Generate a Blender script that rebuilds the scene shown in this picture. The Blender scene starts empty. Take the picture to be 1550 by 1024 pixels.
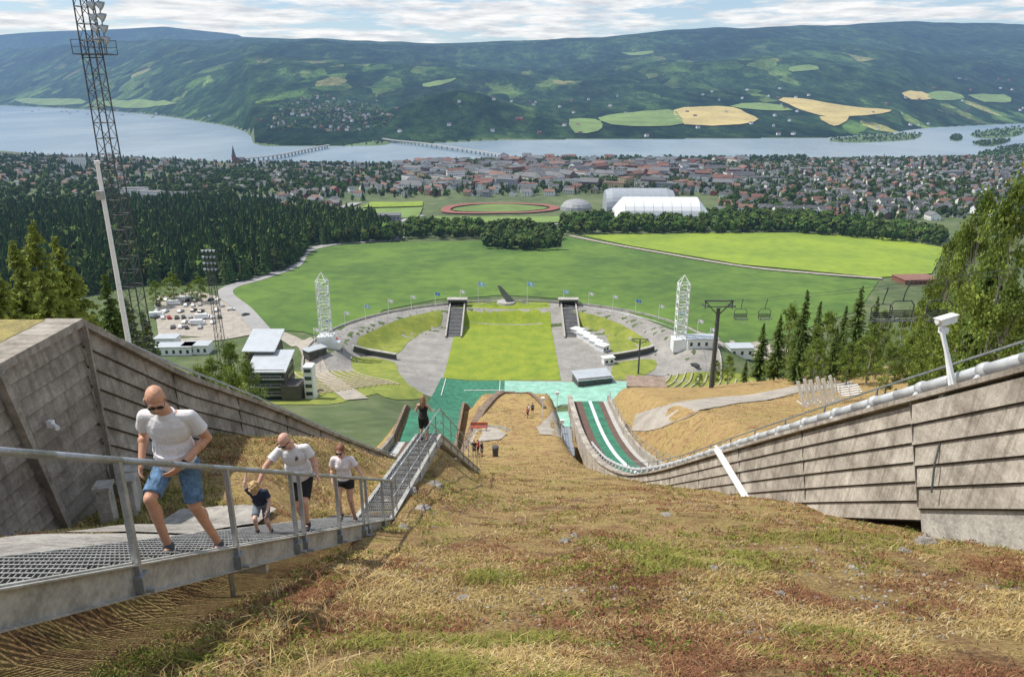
import bpy, bmesh, math, random, time
import numpy as np
from mathutils import Vector, Matrix
T0=time.time()
random.seed(7); rng=np.random.default_rng(7)
C=120.0; P=math.radians(18.75); FL=1125.0
cp,sp=math.cos(P),math.sin(P)
sc=bpy.context.scene; COL=sc.collection
# ---------------------------------------------------------------- survey helpers
def ray(px,py):
    u=(px-775)/FL; v=(py-512)/FL
    return np.array([u,cp-v*sp,-sp-v*cp])
def WD(px,py,d): return np.array([0,0,C])+ray(px,py)*d
def WY(px,py,y):
    r=ray(px,py); return np.array([0,0,C])+r*(y/r[1])
def WZ(px,py,z):
    r=ray(px,py); return np.array([0,0,C])+r*((z-C)/r[2])
def proj(x,y,z):
    d=y*cp-(z-C)*sp; up=y*sp+(z-C)*cp
    d=np.maximum(d,.01)
    return 775+FL*x/d, 512-FL*up/d
def inpoly(px,py,poly):
    px=np.asarray(px);r=np.zeros(px.shape,bool);n=len(poly)
    for i in range(n):
        x1,y1=poly[i];x2,y2=poly[(i+1)%n]
        c=((y1>py)!=(y2>py))&(px<(x2-x1)*(py-y1)/((y2-y1) if y2!=y1 else 1e-9)+x1)
        r^=c
    return r
def sm(a,b,x):
    t=np.clip((x-a)/(b-a),0,1);return t*t*(3-2*t)
def vn(x,y,s=0):
    xi=np.floor(x);yi=np.floor(y);xf=x-xi;yf=y-yi
    def h(a,b):
        t=np.sin(a*127.1+b*311.7+s*74.7)*43758.5453;return t-np.floor(t)
    u=xf*xf*(3-2*xf);w=yf*yf*(3-2*yf)
    return (h(xi,yi)*(1-u)+h(xi+1,yi)*u)*(1-w)+(h(xi,yi+1)*(1-u)+h(xi+1,yi+1)*u)*w
def fbm(x,y,o=4,s=0):
    r=0;a=.5
    for i in range(o):
        r=r+a*(vn(x,y,s+i)-.5);x=x*2.03+3.1;y=y*2.03+1.7;a*=.5
    return r*2
LAKE=-58.0
near_s=[(-400,215),(-100,224),(0,228),(100,236),(250,240),(370,247),(480,249),(600,250),(700,243),(760,239),(900,243),(1050,244),(1200,240),(1350,239),(1480,237),(1550,230),(1800,222)]
far_s=[(-400,158),(0,160),(200,171),(300,184),(352,193),(378,203),(384,218),(430,222),(520,222),(560,215),(640,218),(760,212),(1000,211),(1250,209),(1340,203),(1400,194),(1550,187),(1800,183)]
def _sh(t):
    a=[];yy=[]
    for px,py in t:
        w=WZ(px,py,LAKE);a.append(w[0]/w[1]);yy.append(w[1])
    return np.array(a),np.array(yy)
NA,NY=_sh(near_s);FA,FY=_sh(far_s)
sky_l=[(-400,75),(0,72),(120,66),(230,61),(320,60),(420,57),(560,60),(700,66),(800,64),(900,60),(1000,50),(1100,43),(1250,40),(1370,32),(1450,36),(1550,36),(1900,40)]
SA=[];SE=[]
for px,py in sky_l:
    r=ray(px,py);SA.append(r[0]/r[1]);SE.append(r[2]/r[1])
def slin(y): return 116.14-.587*(y-5.3)
LY=[-40,12.6,15,19.75,24.4,31,38,50,60];LZ=[slin(-40)-.06,111.8,111.35,110.2,107.9,103.7,99.6,92.9,87.5]
def H(x,y):
    x=np.asarray(x,float);y=np.asarray(y,float)
    x,y=np.broadcast_arrays(x,y)
    I=np.interp
    hc=I(y,[-60,0,55,68,80,90,100,108,116,180,235,262,275],[147.9,117.9,90.4,84.4,80.0,77.1,75.2,74.2,70,34,8,1,0])
    h12=I(y,[-60,0,60,85,95,108,116,180,235,262,275],[147.9,117.9,87.5,74,73,71.2,67.5,32,8,1,0])
    h9=I(y,[-60,0,60,85,100,110,120,180,235,262,275],[147.9,117.9,87.5,73.5,71,67.5,60,29,7,1,0])
    hr=I(y,[-60,0,60,100,140,190,240,270,300],[147.5,117.5,90.5,76,62,40,14,3,0])
    hl=I(y,[-60,0,60,100,150,200,230,260,300,330],[148,118,88,66,42,28,19,12,3,0])
    edge=24+28*sm(140,240,y)
    xs=np.where(np.abs(x)>16,np.sign(x)*(16+(np.abs(x)-16)*8/(edge-16)),x)
    st=[-24,-16,-7.2,-4.2,5.5,8.6,16,24];va=[hl,h12,h12,hc,hc,h9,h9,hr]
    h=np.where(xs<st[0],hl,hr)
    for i in range(7):
        m=(xs>=st[i])&(xs<=st[i+1]);t=sm(st[i],st[i+1],xs)
        h=np.where(m,va[i]*(1-t)+va[i+1]*t,h)
    h=h-2.2*np.exp(-((y-52)/14)**2)*sm(4,9,x)*(1-sm(16,22,x))
    h=h+.12*np.clip(x-40,0,80)*(1-sm(200,300,y))*sm(20,80,y)
    h=h+I(y,[15,20,24,30,38],[0,1.0,1.75,.8,0])*np.exp(-((x+2.9)/1.5)**2)
    tl=I(y,LY,LZ);a0=3.9+.3*sm(12,17,y);a1=4.8+2.*sm(12,17,y)
    dl=np.where(y<60,tl-h,0)*(1-sm(48,60,y))
    h=h+dl*np.where(x<0,sm(0,1,(-x-a0)/(a1-a0)),0)*sm(-30,-6,y)*(1-sm(14,30,-x))
    h=h+fbm(x*.45,y*.45,3,5)*.20*(1-sm(80,110,y))
    r=np.sqrt((x/90)**2+((y-318)/75)**2)
    rim=7*sm(.74,.92,r)*(1-sm(1.05,1.25,r))*sm(285,320,y)
    h=np.maximum(h,rim)
    yy=np.maximum(y,1.0);az=x/yy
    yn=I(az,NA,NY);yf=I(az,FA,FY)
    s=np.clip((y-400)/(yn-400),0,1)
    h=h+np.where(y>400,-57.6*s**1.1,0)+fbm(x*.006,y*.006,3,11)*4*sm(500,800,y)*(1-sm(.85,1,s))
    yr=np.maximum(9000,yf+4500)
    zr=C+I(az,SA,SE)*yr
    q=(y-yf)/(yr-yf)
    f=I(q,[0,.02,.2,.4,.6,.8,1,1.25],[0,.008,.15,.33,.54,.78,1,.8])
    m=-57+(zr+57)*f
    nn=fbm(x/1700,y/1700,5,21)
    m=m+nn*190*sm(.05,.45,q)*(1-.75*sm(.75,1,q))+fbm(x/420,y/420,3,31)*26*sm(.02,.2,q)
    w=WZ(680,205,LAKE)
    m=m+105*np.exp(-(((x-w[0])/260)**2+((y-w[1]-450)/420)**2))*(q>0)
    yb=15500.
    e2=I(az,[SA[0],SA[1],SA[3],SA[5],SA[8],SA[-1]],[.0665,.0665,.0625,.058,.045,.04])
    m=np.where(q>1.02,np.maximum(m,(C+e2*yb)*sm(1.0,1.0+(yb-9000)/6000,q)*np.where(y>yb,1-.2*sm(yb,18000,y),1)),m)
    h=np.where(y>=yn,LAKE-6,h)
    h=np.where((y>=yn)&(y<yn+25),LAKE+.4-(y-yn)*.25,h)
    h=np.where(y>yf,np.maximum(m,LAKE+.3),h)
    return h
def h1(x,y): return float(H(np.array([x]),np.array([y]))[0])
DS=np.geomspace(3,17500,3500)
def G(px,py,dmin=0):
    r=ray(px,py);X=r[0]*DS;Y=r[1]*DS;Z=C+r[2]*DS
    b=(Z<H(X,Y))&(DS>dmin);i=int(np.argmax(b))
    if not b.any(): i=len(DS)-1
    a=DS[max(i-1,0)];c=DS[i]
    for k in range(12):
        mth=(a+c)/2
        if C+r[2]*mth<h1(r[0]*mth,r[1]*mth): c=mth
        else: a=mth
    return np.array([r[0]*c,r[1]*c,C+r[2]*c])
def GZ(px,py,z=1.):
    w=WZ(px,py,z);return np.array([w[0],w[1],h1(w[0],w[1])])
# ---------------------------------------------------------------- materials
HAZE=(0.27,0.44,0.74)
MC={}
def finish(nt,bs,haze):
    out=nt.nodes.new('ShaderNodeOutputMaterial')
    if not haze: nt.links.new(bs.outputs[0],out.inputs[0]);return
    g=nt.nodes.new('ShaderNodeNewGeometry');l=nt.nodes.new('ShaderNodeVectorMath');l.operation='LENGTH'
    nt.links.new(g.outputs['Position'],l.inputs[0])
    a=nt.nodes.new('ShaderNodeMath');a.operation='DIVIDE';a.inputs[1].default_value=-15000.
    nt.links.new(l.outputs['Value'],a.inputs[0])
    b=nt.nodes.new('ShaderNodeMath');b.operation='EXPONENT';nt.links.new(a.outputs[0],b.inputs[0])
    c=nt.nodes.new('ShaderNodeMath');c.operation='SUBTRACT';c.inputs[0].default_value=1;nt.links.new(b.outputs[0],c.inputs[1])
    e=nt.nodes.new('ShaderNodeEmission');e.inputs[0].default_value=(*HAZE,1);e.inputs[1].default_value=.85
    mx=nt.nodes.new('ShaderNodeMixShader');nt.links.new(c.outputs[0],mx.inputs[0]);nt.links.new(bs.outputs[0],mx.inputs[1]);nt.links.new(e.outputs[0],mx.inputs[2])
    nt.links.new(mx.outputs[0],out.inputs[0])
def newmat(name):
    m=bpy.data.materials.new(name);m.use_nodes=True;m.node_tree.nodes.clear();return m,m.node_tree
def noisen(nt,vec,scale,detail=5,rough=.6):
    n=nt.nodes.new('ShaderNodeTexNoise');n.inputs['Scale'].default_value=scale;n.inputs['Detail'].default_value=detail;n.inputs['Roughness'].default_value=rough
    nt.links.new(vec,n.inputs['Vector']);return n.outputs['Fac']
def ramp(nt,fac,stops):
    r=nt.nodes.new('ShaderNodeValToRGB');e=r.color_ramp.elements
    e[0].position=stops[0][0];e[0].color=(*stops[0][1],1);e[1].position=stops[-1][0];e[1].color=(*stops[-1][1],1)
    for p,c in stops[1:-1]:
        k=e.new(p);k.color=(*c,1)
    nt.links.new(fac,r.inputs[0]);return r.outputs[0]
def mixc(nt,f,a,b,mode='MIX'):
    m=nt.nodes.new('ShaderNodeMixRGB');m.blend_type=mode
    for i,s in ((0,f),(1,a),(2,b)):
        if isinstance(s,(int,float)): m.inputs[i].default_value=s
        elif isinstance(s,tuple): m.inputs[i].default_value=(*s,1)
        else: nt.links.new(s,m.inputs[i])
    return m.outputs[0]
def pos(nt): return nt.nodes.new('ShaderNodeNewGeometry').outputs['Position']
def M(name,col,rough=.8,var=.2,scale=2.,col2=None,bump=0.,bscale=20.,metal=0.,haze=False,attr=False,trans=0,spec=.5):
    if name in MC: return MC[name]
    m,nt=newmat(name);p=pos(nt)
    bs=nt.nodes.new('ShaderNodeBsdfPrincipled');bs.inputs['Roughness'].default_value=rough;bs.inputs['Metallic'].default_value=metal
    bs.inputs['Specular IOR Level'].default_value=spec
    if attr:
        a=nt.nodes.new('ShaderNodeAttribute');a.attribute_name='Col';c=a.outputs['Color']
    else:
        if col2 is None: col2=tuple(v*(1-var) for v in col);col=tuple(min(1,v*(1+var*.5)) for v in col)
        f=noisen(nt,p,scale,6);f2=noisen(nt,p,scale*7,4)
        a=nt.nodes.new('ShaderNodeMath');a.operation='MULTIPLY_ADD';a.inputs[1].default_value=.4;nt.links.new(f2,a.inputs[0])
        s=nt.nodes.new('ShaderNodeMath');s.operation='MULTIPLY';s.inputs[1].default_value=.6;nt.links.new(f,s.inputs[0]);nt.links.new(s.outputs[0],a.inputs[2])
        c=ramp(nt,a.outputs[0],[(.40,col2),(.60,col)])
    nt.links.new(c,bs.inputs['Base Color'])
    if bump:
        b=nt.nodes.new('ShaderNodeBump');b.inputs['Strength'].default_value=bump;b.inputs['Distance'].default_value=.3/bscale*5
        nt.links.new(noisen(nt,p,bscale,6),b.inputs['Height']);nt.links.new(b.outputs[0],bs.inputs['Normal'])
    sh=bs
    if trans:
        t=nt.nodes.new('ShaderNodeBsdfTranslucent');nt.links.new(c,t.inputs[0])
        mx=nt.nodes.new('ShaderNodeMixShader');mx.inputs[0].default_value=trans;nt.links.new(bs.outputs[0],mx.inputs[1]);nt.links.new(t.outputs[0],mx.inputs[2]);sh=mx
    finish(nt,sh,haze);MC[name]=m;return m
def hillmat():
    m,nt=newmat('dry hill grass');p=pos(nt)
    big=noisen(nt,p,.14,5,.6);mid=noisen(nt,p,1.2,6,.7);fine=noisen(nt,p,20,6,.7);f3=noisen(nt,p,90,3,.7);soil=noisen(nt,p,.75,6,.75)
    c=ramp(nt,big,[(.33,(.26,.24,.07)),(.43,(.44,.33,.14)),(.54,(.36,.24,.115)),(.67,(.30,.26,.085))])
    c2=ramp(nt,mid,[(.32,(.19,.10,.065)),(.43,(.34,.215,.12)),(.54,(.50,.38,.18)),(.68,(.27,.25,.07))])
    c=mixc(nt,.6,c,c2)
    sl=ramp(nt,soil,[(.55,(0,0,0)),(.62,(1,1,1))])
    c=mixc(nt,mixc(nt,1.,sl,(.7,.7,.7),'MULTIPLY'),c,(.16,.095,.065))
    d=ramp(nt,fine,[(.34,(.34,.31,.28)),(.5,(.95,.92,.88)),(.66,(1.45,1.42,1.35))])
    c=mixc(nt,1.,c,d,'MULTIPLY')
    bs=nt.nodes.new('ShaderNodeBsdfPrincipled');bs.inputs['Roughness'].default_value=.95;bs.inputs['Specular IOR Level'].default_value=.1
    nt.links.new(c,bs.inputs['Base Color'])
    b=nt.nodes.new('ShaderNodeBump');b.inputs['Strength'].default_value=1.;b.inputs['Distance'].default_value=.08
    nt.links.new(mixc(nt,.4,fine,f3),b.inputs['Height']);nt.links.new(b.outputs[0],bs.inputs['Normal'])
    finish(nt,bs,False);return m
def valleymat():
    m,nt=newmat('valley ground');p=pos(nt)
    a=noisen(nt,p,.012,5);b=noisen(nt,p,.08,6,.7)
    c=ramp(nt,a,[(.35,(.05,.075,.025)),(.5,(.085,.13,.035)),(.62,(.14,.16,.06))])
    c=mixc(nt,.5,c,ramp(nt,b,[(.38,(.04,.06,.022)),(.55,(.10,.13,.045)),(.7,(.22,.20,.15))]))
    bs=nt.nodes.new('ShaderNodeBsdfPrincipled');bs.inputs['Roughness'].default_value=.95;nt.links.new(c,bs.inputs['Base Color'])
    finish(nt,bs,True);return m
def mountmat():
    m,nt=newmat('forested mountain');p=pos(nt)
    mp=nt.nodes.new('ShaderNodeMapping');mp.inputs['Scale'].default_value=(1,.42,1);nt.links.new(p,mp.inputs[0]);q=mp.outputs[0]
    a=noisen(nt,q,.0013,8,.68);b=noisen(nt,q,.012,6,.7);f=noisen(nt,p,.05,5,.8);cs=noisen(nt,p,.0007,3,.5);b2=noisen(nt,q,.004,6,.7)
    c=ramp(nt,b,[(.35,(.010,.027,.018)),(.52,(.025,.052,.025)),(.66,(.055,.095,.036))])
    cl=ramp(nt,a,[(.515,(0,0,0)),(.555,(1,1,1))])
    sx=nt.nodes.new('ShaderNodeSeparateXYZ');nt.links.new(p,sx.inputs[0])
    mr=nt.nodes.new('ShaderNodeMapRange');mr.inputs[1].default_value=600;mr.inputs[2].default_value=60;nt.links.new(sx.outputs[2],mr.inputs[0])
    fc=mixc(nt,1.,cl,mr.outputs[0],'MULTIPLY')
    vo=nt.nodes.new('ShaderNodeTexVoronoi');vo.inputs['Scale'].default_value=.009;nt.links.new(q,vo.inputs['Vector'])
    bw=nt.nodes.new('ShaderNodeSeparateColor');nt.links.new(vo.outputs['Color'],bw.inputs[0])
    fld=ramp(nt,bw.outputs[0],[(.0,(.05,.10,.035)),(.5,(.10,.17,.05)),(.85,(.16,.22,.07)),(.98,(.30,.27,.12))])
    pick=ramp(nt,bw.outputs[1],[(.45,(0,0,0)),(.49,(1,1,1))])
    fc=mixc(nt,1.,fc,pick,'MULTIPLY')
    c=mixc(nt,fc,c,fld)
    c=mixc(nt,.85,c,ramp(nt,f,[(.3,(.35,.35,.35)),(.7,(1.8,1.8,1.8))]),'MULTIPLY')
    c=mixc(nt,.75,c,ramp(nt,b2,[(.38,(.5,.54,.56)),(.62,(1.6,1.55,1.45))]),'MULTIPLY')
    c=mixc(nt,.7,c,ramp(nt,cs,[(.42,(.55,.6,.66)),(.58,(1.4,1.4,1.3))]),'MULTIPLY')  # broad dark patches are cloud shadows painted into the forest colour
    bs=nt.nodes.new('ShaderNodeBsdfPrincipled');bs.inputs['Roughness'].default_value=1;bs.inputs['Specular IOR Level'].default_value=0
    nt.links.new(c,bs.inputs['Base Color'])
    bu=nt.nodes.new('ShaderNodeBump');bu.inputs['Strength'].default_value=1;bu.inputs['Distance'].default_value=28;nt.links.new(mixc(nt,.5,b,f),bu.inputs['Height']);nt.links.new(bu.outputs[0],bs.inputs['Normal'])
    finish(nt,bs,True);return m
# ---------------------------------------------------------------- mesh builder
def _sph(n=12,m=8):
    v=[(0,0,1)];f=[]
    for j in range(1,m):
        t=math.pi*j/m
        for i in range(n):
            a=2*math.pi*i/n;v.append((math.sin(t)*math.cos(a),math.sin(t)*math.sin(a),math.cos(t)))
    v.append((0,0,-1))
    for i in range(n): f.append((0,1+i,1+(i+1)%n))
    for j in range(m-2):
        for i in range(n):
            a=1+j*n+i;b=1+j*n+(i+1)%n;f.append((a,a+n,b+n,b))
    L=len(v)-1
    for i in range(n): f.append((L,1+(m-2)*n+(i+1)%n,1+(m-2)*n+i))
    return v,f
SV,SF=_sph()
class MB:
    def __init__(s): s.v=[];s.f=[];s.m=[]
    def add(s,v,f,mi=0):
        o=len(s.v);s.v.extend([tuple(map(float,q)) for q in v]);s.f.extend([tuple(i+o for i in q) for q in f]);s.m.extend([mi]*len(f));return s
    def box(s,c,sz,yaw=0,mi=0,R=None,taper=1.):
        x,y,z=[k/2 for k in sz]
        vv=[(-x,-y,-z),(x,-y,-z),(x,y,-z),(-x,y,-z),(-x*taper,-y*taper,z),(x*taper,-y*taper,z),(x*taper,y*taper,z),(-x*taper,y*taper,z)]
        Rm=R if R is not None else Matrix.Rotation(yaw,3,'Z')
        vv=[Rm@Vector(q)+Vector(c) for q in vv]
        return s.add(vv,[(3,2,1,0),(4,5,6,7),(0,1,5,4),(1,2,6,5),(2,3,7,6),(3,0,4,7)],mi)
    def beam(s,p,q,w,h,mi=0,up=(0,0,1)):
        p=Vector(p);q=Vector(q);d=q-p;L=d.length
        if L<1e-6: return s
        d/=L;u=Vector(up)
        if abs(d.dot(u))>.99: u=Vector((1,0,0))
        r=d.cross(u).normalized();u=r.cross(d)
        vv=[p+r*a*w/2+u*b*h/2+d*(k*L) for k in (0,1) for a,b in ((-1,-1),(1,-1),(1,1),(-1,1))]
        return s.add(vv,[(0,1,2,3),(7,6,5,4),(0,4,5,1),(1,5,6,2),(2,6,7,3),(3,7,4,0)],mi)
    def cyl(s,p,q,r1,r2=None,n=8,mi=0):
        if r2 is None: r2=r1
        p=Vector(p);q=Vector(q);d=(q-p);
        if d.length<1e-7: return s
        d.normalize();u=Vector((0,0,1)) if abs(d.z)<.9 else Vector((1,0,0))
        a=d.cross(u).normalized();b=d.cross(a)
        vv=[];ff=[]
        for c,r in ((p,r1),(q,r2)):
            for i in range(n):
                t=2*math.pi*i/n;vv.append(c+a*math.cos(t)*r+b*math.sin(t)*r)
        for i in range(n):
            j=(i+1)%n;ff.append((i,i+n,j+n,j))
        ff.append(tuple(range(n)));ff.append(tuple(range(2*n-1,n-1,-1)))
        return s.add(vv,ff,mi)
    def ell(s,c,r,R=None,mi=0):
        c=Vector(c);R=R or Matrix.Identity(3)
        if isinstance(r,(int,float)): r=(r,r,r)
        return s.add([R@Vector((v[0]*r[0],v[1]*r[1],v[2]*r[2]))+c for v in SV],SF,mi)
    def cap(s,p,q,r1,r2=None,mi=0):
        if r2 is None:r2=r1
        s.cyl(p,q,r1,r2,12,mi);s.ell(p,r1,None,mi);return s.ell(q,r2,None,mi)
    def path(s,pts,r,n=8,mi=0):
        for a,b in zip(pts[:-1],pts[1:]): s.cyl(a,b,r,r,n,mi)
        return s
def meta(o,label=None,cat=None,group=None,kind=None):
    if label:o['label']=label
    if cat:o['category']=cat
    if group:o['group']=group
    if kind:o['kind']=kind
    return o
def OB(name,mb,mats,parent=None,smooth=False,label=None,cat=None,group=None,kind=None,local=False,origin=None):
    me=bpy.data.meshes.new(name)
    off=Vector((0,0,0))
    if parent is not None and not local: off=parent.location.copy()
    if origin is not None: off=Vector(origin)
    me.from_pydata([(v[0]-off.x,v[1]-off.y,v[2]-off.z) for v in mb.v],[],mb.f)
    if not isinstance(mats,(list,tuple)): mats=[mats]
    for m in mats: me.materials.append(m)
    me.polygons.foreach_set('material_index',mb.m)
    if smooth: me.polygons.foreach_set('use_smooth',[True]*len(mb.f))
    me.update()
    o=bpy.data.objects.new(name,me);COL.objects.link(o)
    if parent is not None: o.parent=parent
    elif origin is not None: o.location=off
    return meta(o,label,cat,group,kind)
def EM(name,loc,label,cat,group=None):
    o=bpy.data.objects.new(name,None);o.empty_display_size=.3;o.location=Vector([float(a) for a in loc]);COL.objects.link(o)
    return meta(o,label,cat,group)
def dup(o,loc,yaw=0,scale=1,label=None):
    c=o.copy();COL.objects.link(c);c.location=Vector([float(a) for a in loc]);c.rotation_euler=(0,0,yaw)
    c.scale=(scale,)*3 if isinstance(scale,(int,float)) else scale
    if label: c['label']=label
    for ch in o.children:
        k=ch.copy();COL.objects.link(k);k.parent=c
    return c
def npmesh(name,V,F,cols=None,mats=None,mi=None,smooth=False):
    me=bpy.data.meshes.new(name);k=F.shape[1];n=len(F)
    me.vertices.add(len(V));me.vertices.foreach_set('co',np.ascontiguousarray(V,dtype=np.float32).ravel())
    me.loops.add(n*k);me.loops.foreach_set('vertex_index',np.ascontiguousarray(F,dtype=np.int32).ravel())
    me.polygons.add(n);me.polygons.foreach_set('loop_start',np.arange(0,n*k,k,dtype=np.int32))
    if mats:
        for m in mats: me.materials.append(m)
    if mi is not None: me.polygons.foreach_set('material_index',np.ascontiguousarray(mi,dtype=np.int32))
    if smooth: me.polygons.foreach_set('use_smooth',np.ones(n,bool))
    if cols is not None:
        a=me.color_attributes.new('Col','FLOAT_COLOR','POINT')
        c4=np.ones((len(V),4),np.float32);c4[:,:3]=cols;a.data.foreach_set('color',c4.ravel())
    me.update(calc_edges=True);me.validate()
    return me
def npobj(name,me,**k):
    o=bpy.data.objects.new(name,me);COL.objects.link(o);return meta(o,**k)
# ---------------------------------------------------------------- terrain
ys=[-16.]
while ys[-1]<18000: ys.append(ys[-1]+max(.25,.0115*ys[-1]))
ys=np.array(ys);NU=360
u=np.linspace(-1,1,NU)
YY=np.repeat(ys[:,None],NU,1);XX=u[None,:]*(np.maximum(ys,0)[:,None]*.92+34)
ZZ=H(XX,YY);nr=len(ys)
V=np.stack([XX,YY,ZZ],-1).reshape(-1,3)
i0=(np.arange(nr-1)[:,None]*NU+np.arange(NU-1)[None,:]).ravel()
F=np.stack([i0,i0+1,i0+NU+1,i0+NU],1)
fx=V[i0,0];fy=V[i0,1]
az=fx/np.maximum(fy,1);yfv=np.interp(az,FA,FY)
mi=np.where(fy>yfv,2,np.where((fy>255)|((fx<-26)&(fy>150)),1,0))
me=npmesh('ground',V,F,None,[hillmat(),valleymat(),mountmat()],mi,True)
npobj('ground',me,label='grassy hillside falling to the valley and wooded mountains',kind='structure')
def watermat():
    m,nt=newmat('lake water');p=pos(nt)
    bs=nt.nodes.new('ShaderNodeBsdfPrincipled');bs.inputs['Roughness'].default_value=.25
    mp=nt.nodes.new('ShaderNodeMapping');mp.inputs['Scale'].default_value=(.6,.25,1);nt.links.new(p,mp.inputs[0])
    f=noisen(nt,mp.outputs[0],.004,5)
    nt.links.new(ramp(nt,f,[(.4,(.17,.24,.29)),(.6,(.27,.34,.38))]),bs.inputs['Base Color'])
    b=nt.nodes.new('ShaderNodeBump');b.inputs['Strength'].default_value=.35;b.inputs['Distance'].default_value=1.5;nt.links.new(noisen(nt,p,.06,4),b.inputs['Height']);nt.links.new(b.outputs[0],bs.inputs['Normal'])
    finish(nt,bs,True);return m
mb=MB();mb.add([(-9000,1500,LAKE),(9000,1500,LAKE),(12000,9500,LAKE),(-12000,9500,LAKE)],[(0,1,2,3)])
OB('water',mb,watermat(),label='broad blue-grey lake with light ripples',kind='structure')
# ---------------------------------------------------------------- drapes
def drape(name,pts,mat,off,step,label,kind='structure'):
    bm=bmesh.new();vs=[bm.verts.new((p[0],p[1],0)) for p in pts];f=bm.faces.new(vs)
    bmesh.ops.triangulate(bm,faces=[f])
    X=[p[0] for p in pts];Y=[p[1] for p in pts]
    for ax,lo,hi in ((0,min(X),max(X)),(1,min(Y),max(Y))):
        k=math.ceil(lo/step)*step
        while k<hi:
            co=[0,0,0];co[ax]=k;no=[0,0,0];no[ax]=1
            bmesh.ops.bisect_plane(bm,geom=bm.verts[:]+bm.edges[:]+bm.faces[:],plane_co=co,plane_no=no,dist=1e-4);k+=step
    a=np.array([v.co[:] for v in bm.verts]);z=H(a[:,0],a[:,1])+off
    for v,zz in zip(bm.verts,z): v.co.z=zz
    for f in bm.faces:
        f.normal_update()
        if f.normal.z<0: f.normal_flip()
        f.smooth=True
    me=bpy.data.meshes.new(name);bm.to_mesh(me);bm.free();me.materials.append(mat)
    o=bpy.data.objects.new(name,me);COL.objects.link(o);return meta(o,label,kind=kind)
def GP(pp,dmin=0): return [tuple(G(a,b,dmin)[:2]) for a,b in pp]
def ZP(pp,z): return [tuple(WZ(a,b,z)[:2]) for a,b in pp]
def smooth_pts(pts,n=6,closed=False):
    out=[];N=len(pts);P_=[np.array(p,float) for p in pts]
    rngs=range(N if closed else N-1)
    for i in rngs:
        if closed: a,b,c,d=P_[(i-1)%N],P_[i],P_[(i+1)%N],P_[(i+2)%N]
        else: a,b,c,d=P_[max(i-1,0)],P_[i],P_[i+1],P_[min(i+2,N-1)]
        for k in range(n):
            t=k/n;out.append(.5*((2*b)+(-a+c)*t+(2*a-5*b+4*c-d)*t*t+(-a+3*b-3*c+d)*t**3))
    if not closed: out.append(P_[-1])
    return out
def SP(pts,n=3): return [tuple(q) for q in smooth_pts(pts,n,True)]
def ribbon(name,pts,w,mat,off,label,n=10):
    p=smooth_pts(pts,n);mb=MB();vv=[]
    for i,q in enumerate(p):
        d=p[min(i+1,len(p)-1)]-p[max(i-1,0)];d=d/np.linalg.norm(d);nn=np.array([-d[1],d[0]])
        for s in (-1,-.33,.33,1):
            x,y=q[:2]+nn[:2]*s*w/2;vv.append((x,y,h1(x,y)+off))
    ff=[]
    for i in range(len(p)-1):
        for k in range(3): ff.append((i*4+k+1,i*4+k,i*4+k+4,i*4+k+5))
    mb.add(vv,ff);return OB(name,mb,mat,smooth=True,label=label,kind='structure')
mAsph=M('weathered asphalt',(.29,.275,.255),.9,.25,.15,bump=.1)
mGrav=M('pale gravel',(.38,.34,.29),.95,.25,.3,bump=.2,bscale=4)
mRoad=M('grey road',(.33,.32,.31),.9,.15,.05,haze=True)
mField=M('stadium grass',(.25,.30,.025),.9,col2=(.15,.22,.02),scale=.14)
mBank=M('bank grass',(.26,.28,.045),.9,col2=(.14,.19,.03),scale=.2)
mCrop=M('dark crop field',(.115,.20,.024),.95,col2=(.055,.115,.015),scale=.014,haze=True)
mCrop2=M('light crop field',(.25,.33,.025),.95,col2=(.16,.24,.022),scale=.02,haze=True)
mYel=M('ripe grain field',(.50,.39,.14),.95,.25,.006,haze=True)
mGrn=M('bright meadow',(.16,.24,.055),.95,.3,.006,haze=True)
mMint=M('mint plastic matting',(.27,.50,.40),.7,.25,.3)
mPlas=M('green plastic matting',(.035,.19,.11),.7,.4,.6,bump=.3,bscale=8)
mTrack=M('red running track',(.28,.10,.08),.9,.1,.02,haze=True)
drape('crop_field',GP([(345,437),(365,427),(395,420),(430,411),(455,402),(460,390),(468,380),(490,374),(520,371),(600,367),(735,365),(860,358),(960,378),(1040,391),(1120,405),(1230,416),(1330,425),(1300,470),(1180,512),(1045,512),(1030,505),(950,472),(870,454),(765,447),(660,454),(580,470),(515,500),(460,503),(405,498),(385,482),(370,465),(355,450)]),mCrop,.35,9,'deep green crop field behind the stadium')
drape('meadow',GP([(880,357),(1050,354),(1200,353),(1340,360),(1430,376),(1410,415),(1330,421),(1120,401),(960,374)]),mCrop2,.7,12,'yellow-green meadow')
ribbon('path',GP([(862,358),(960,377),(1120,404),(1230,415),(1335,423)]),4.5,mGrav,1.0,'pale farm track between fields')
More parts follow.
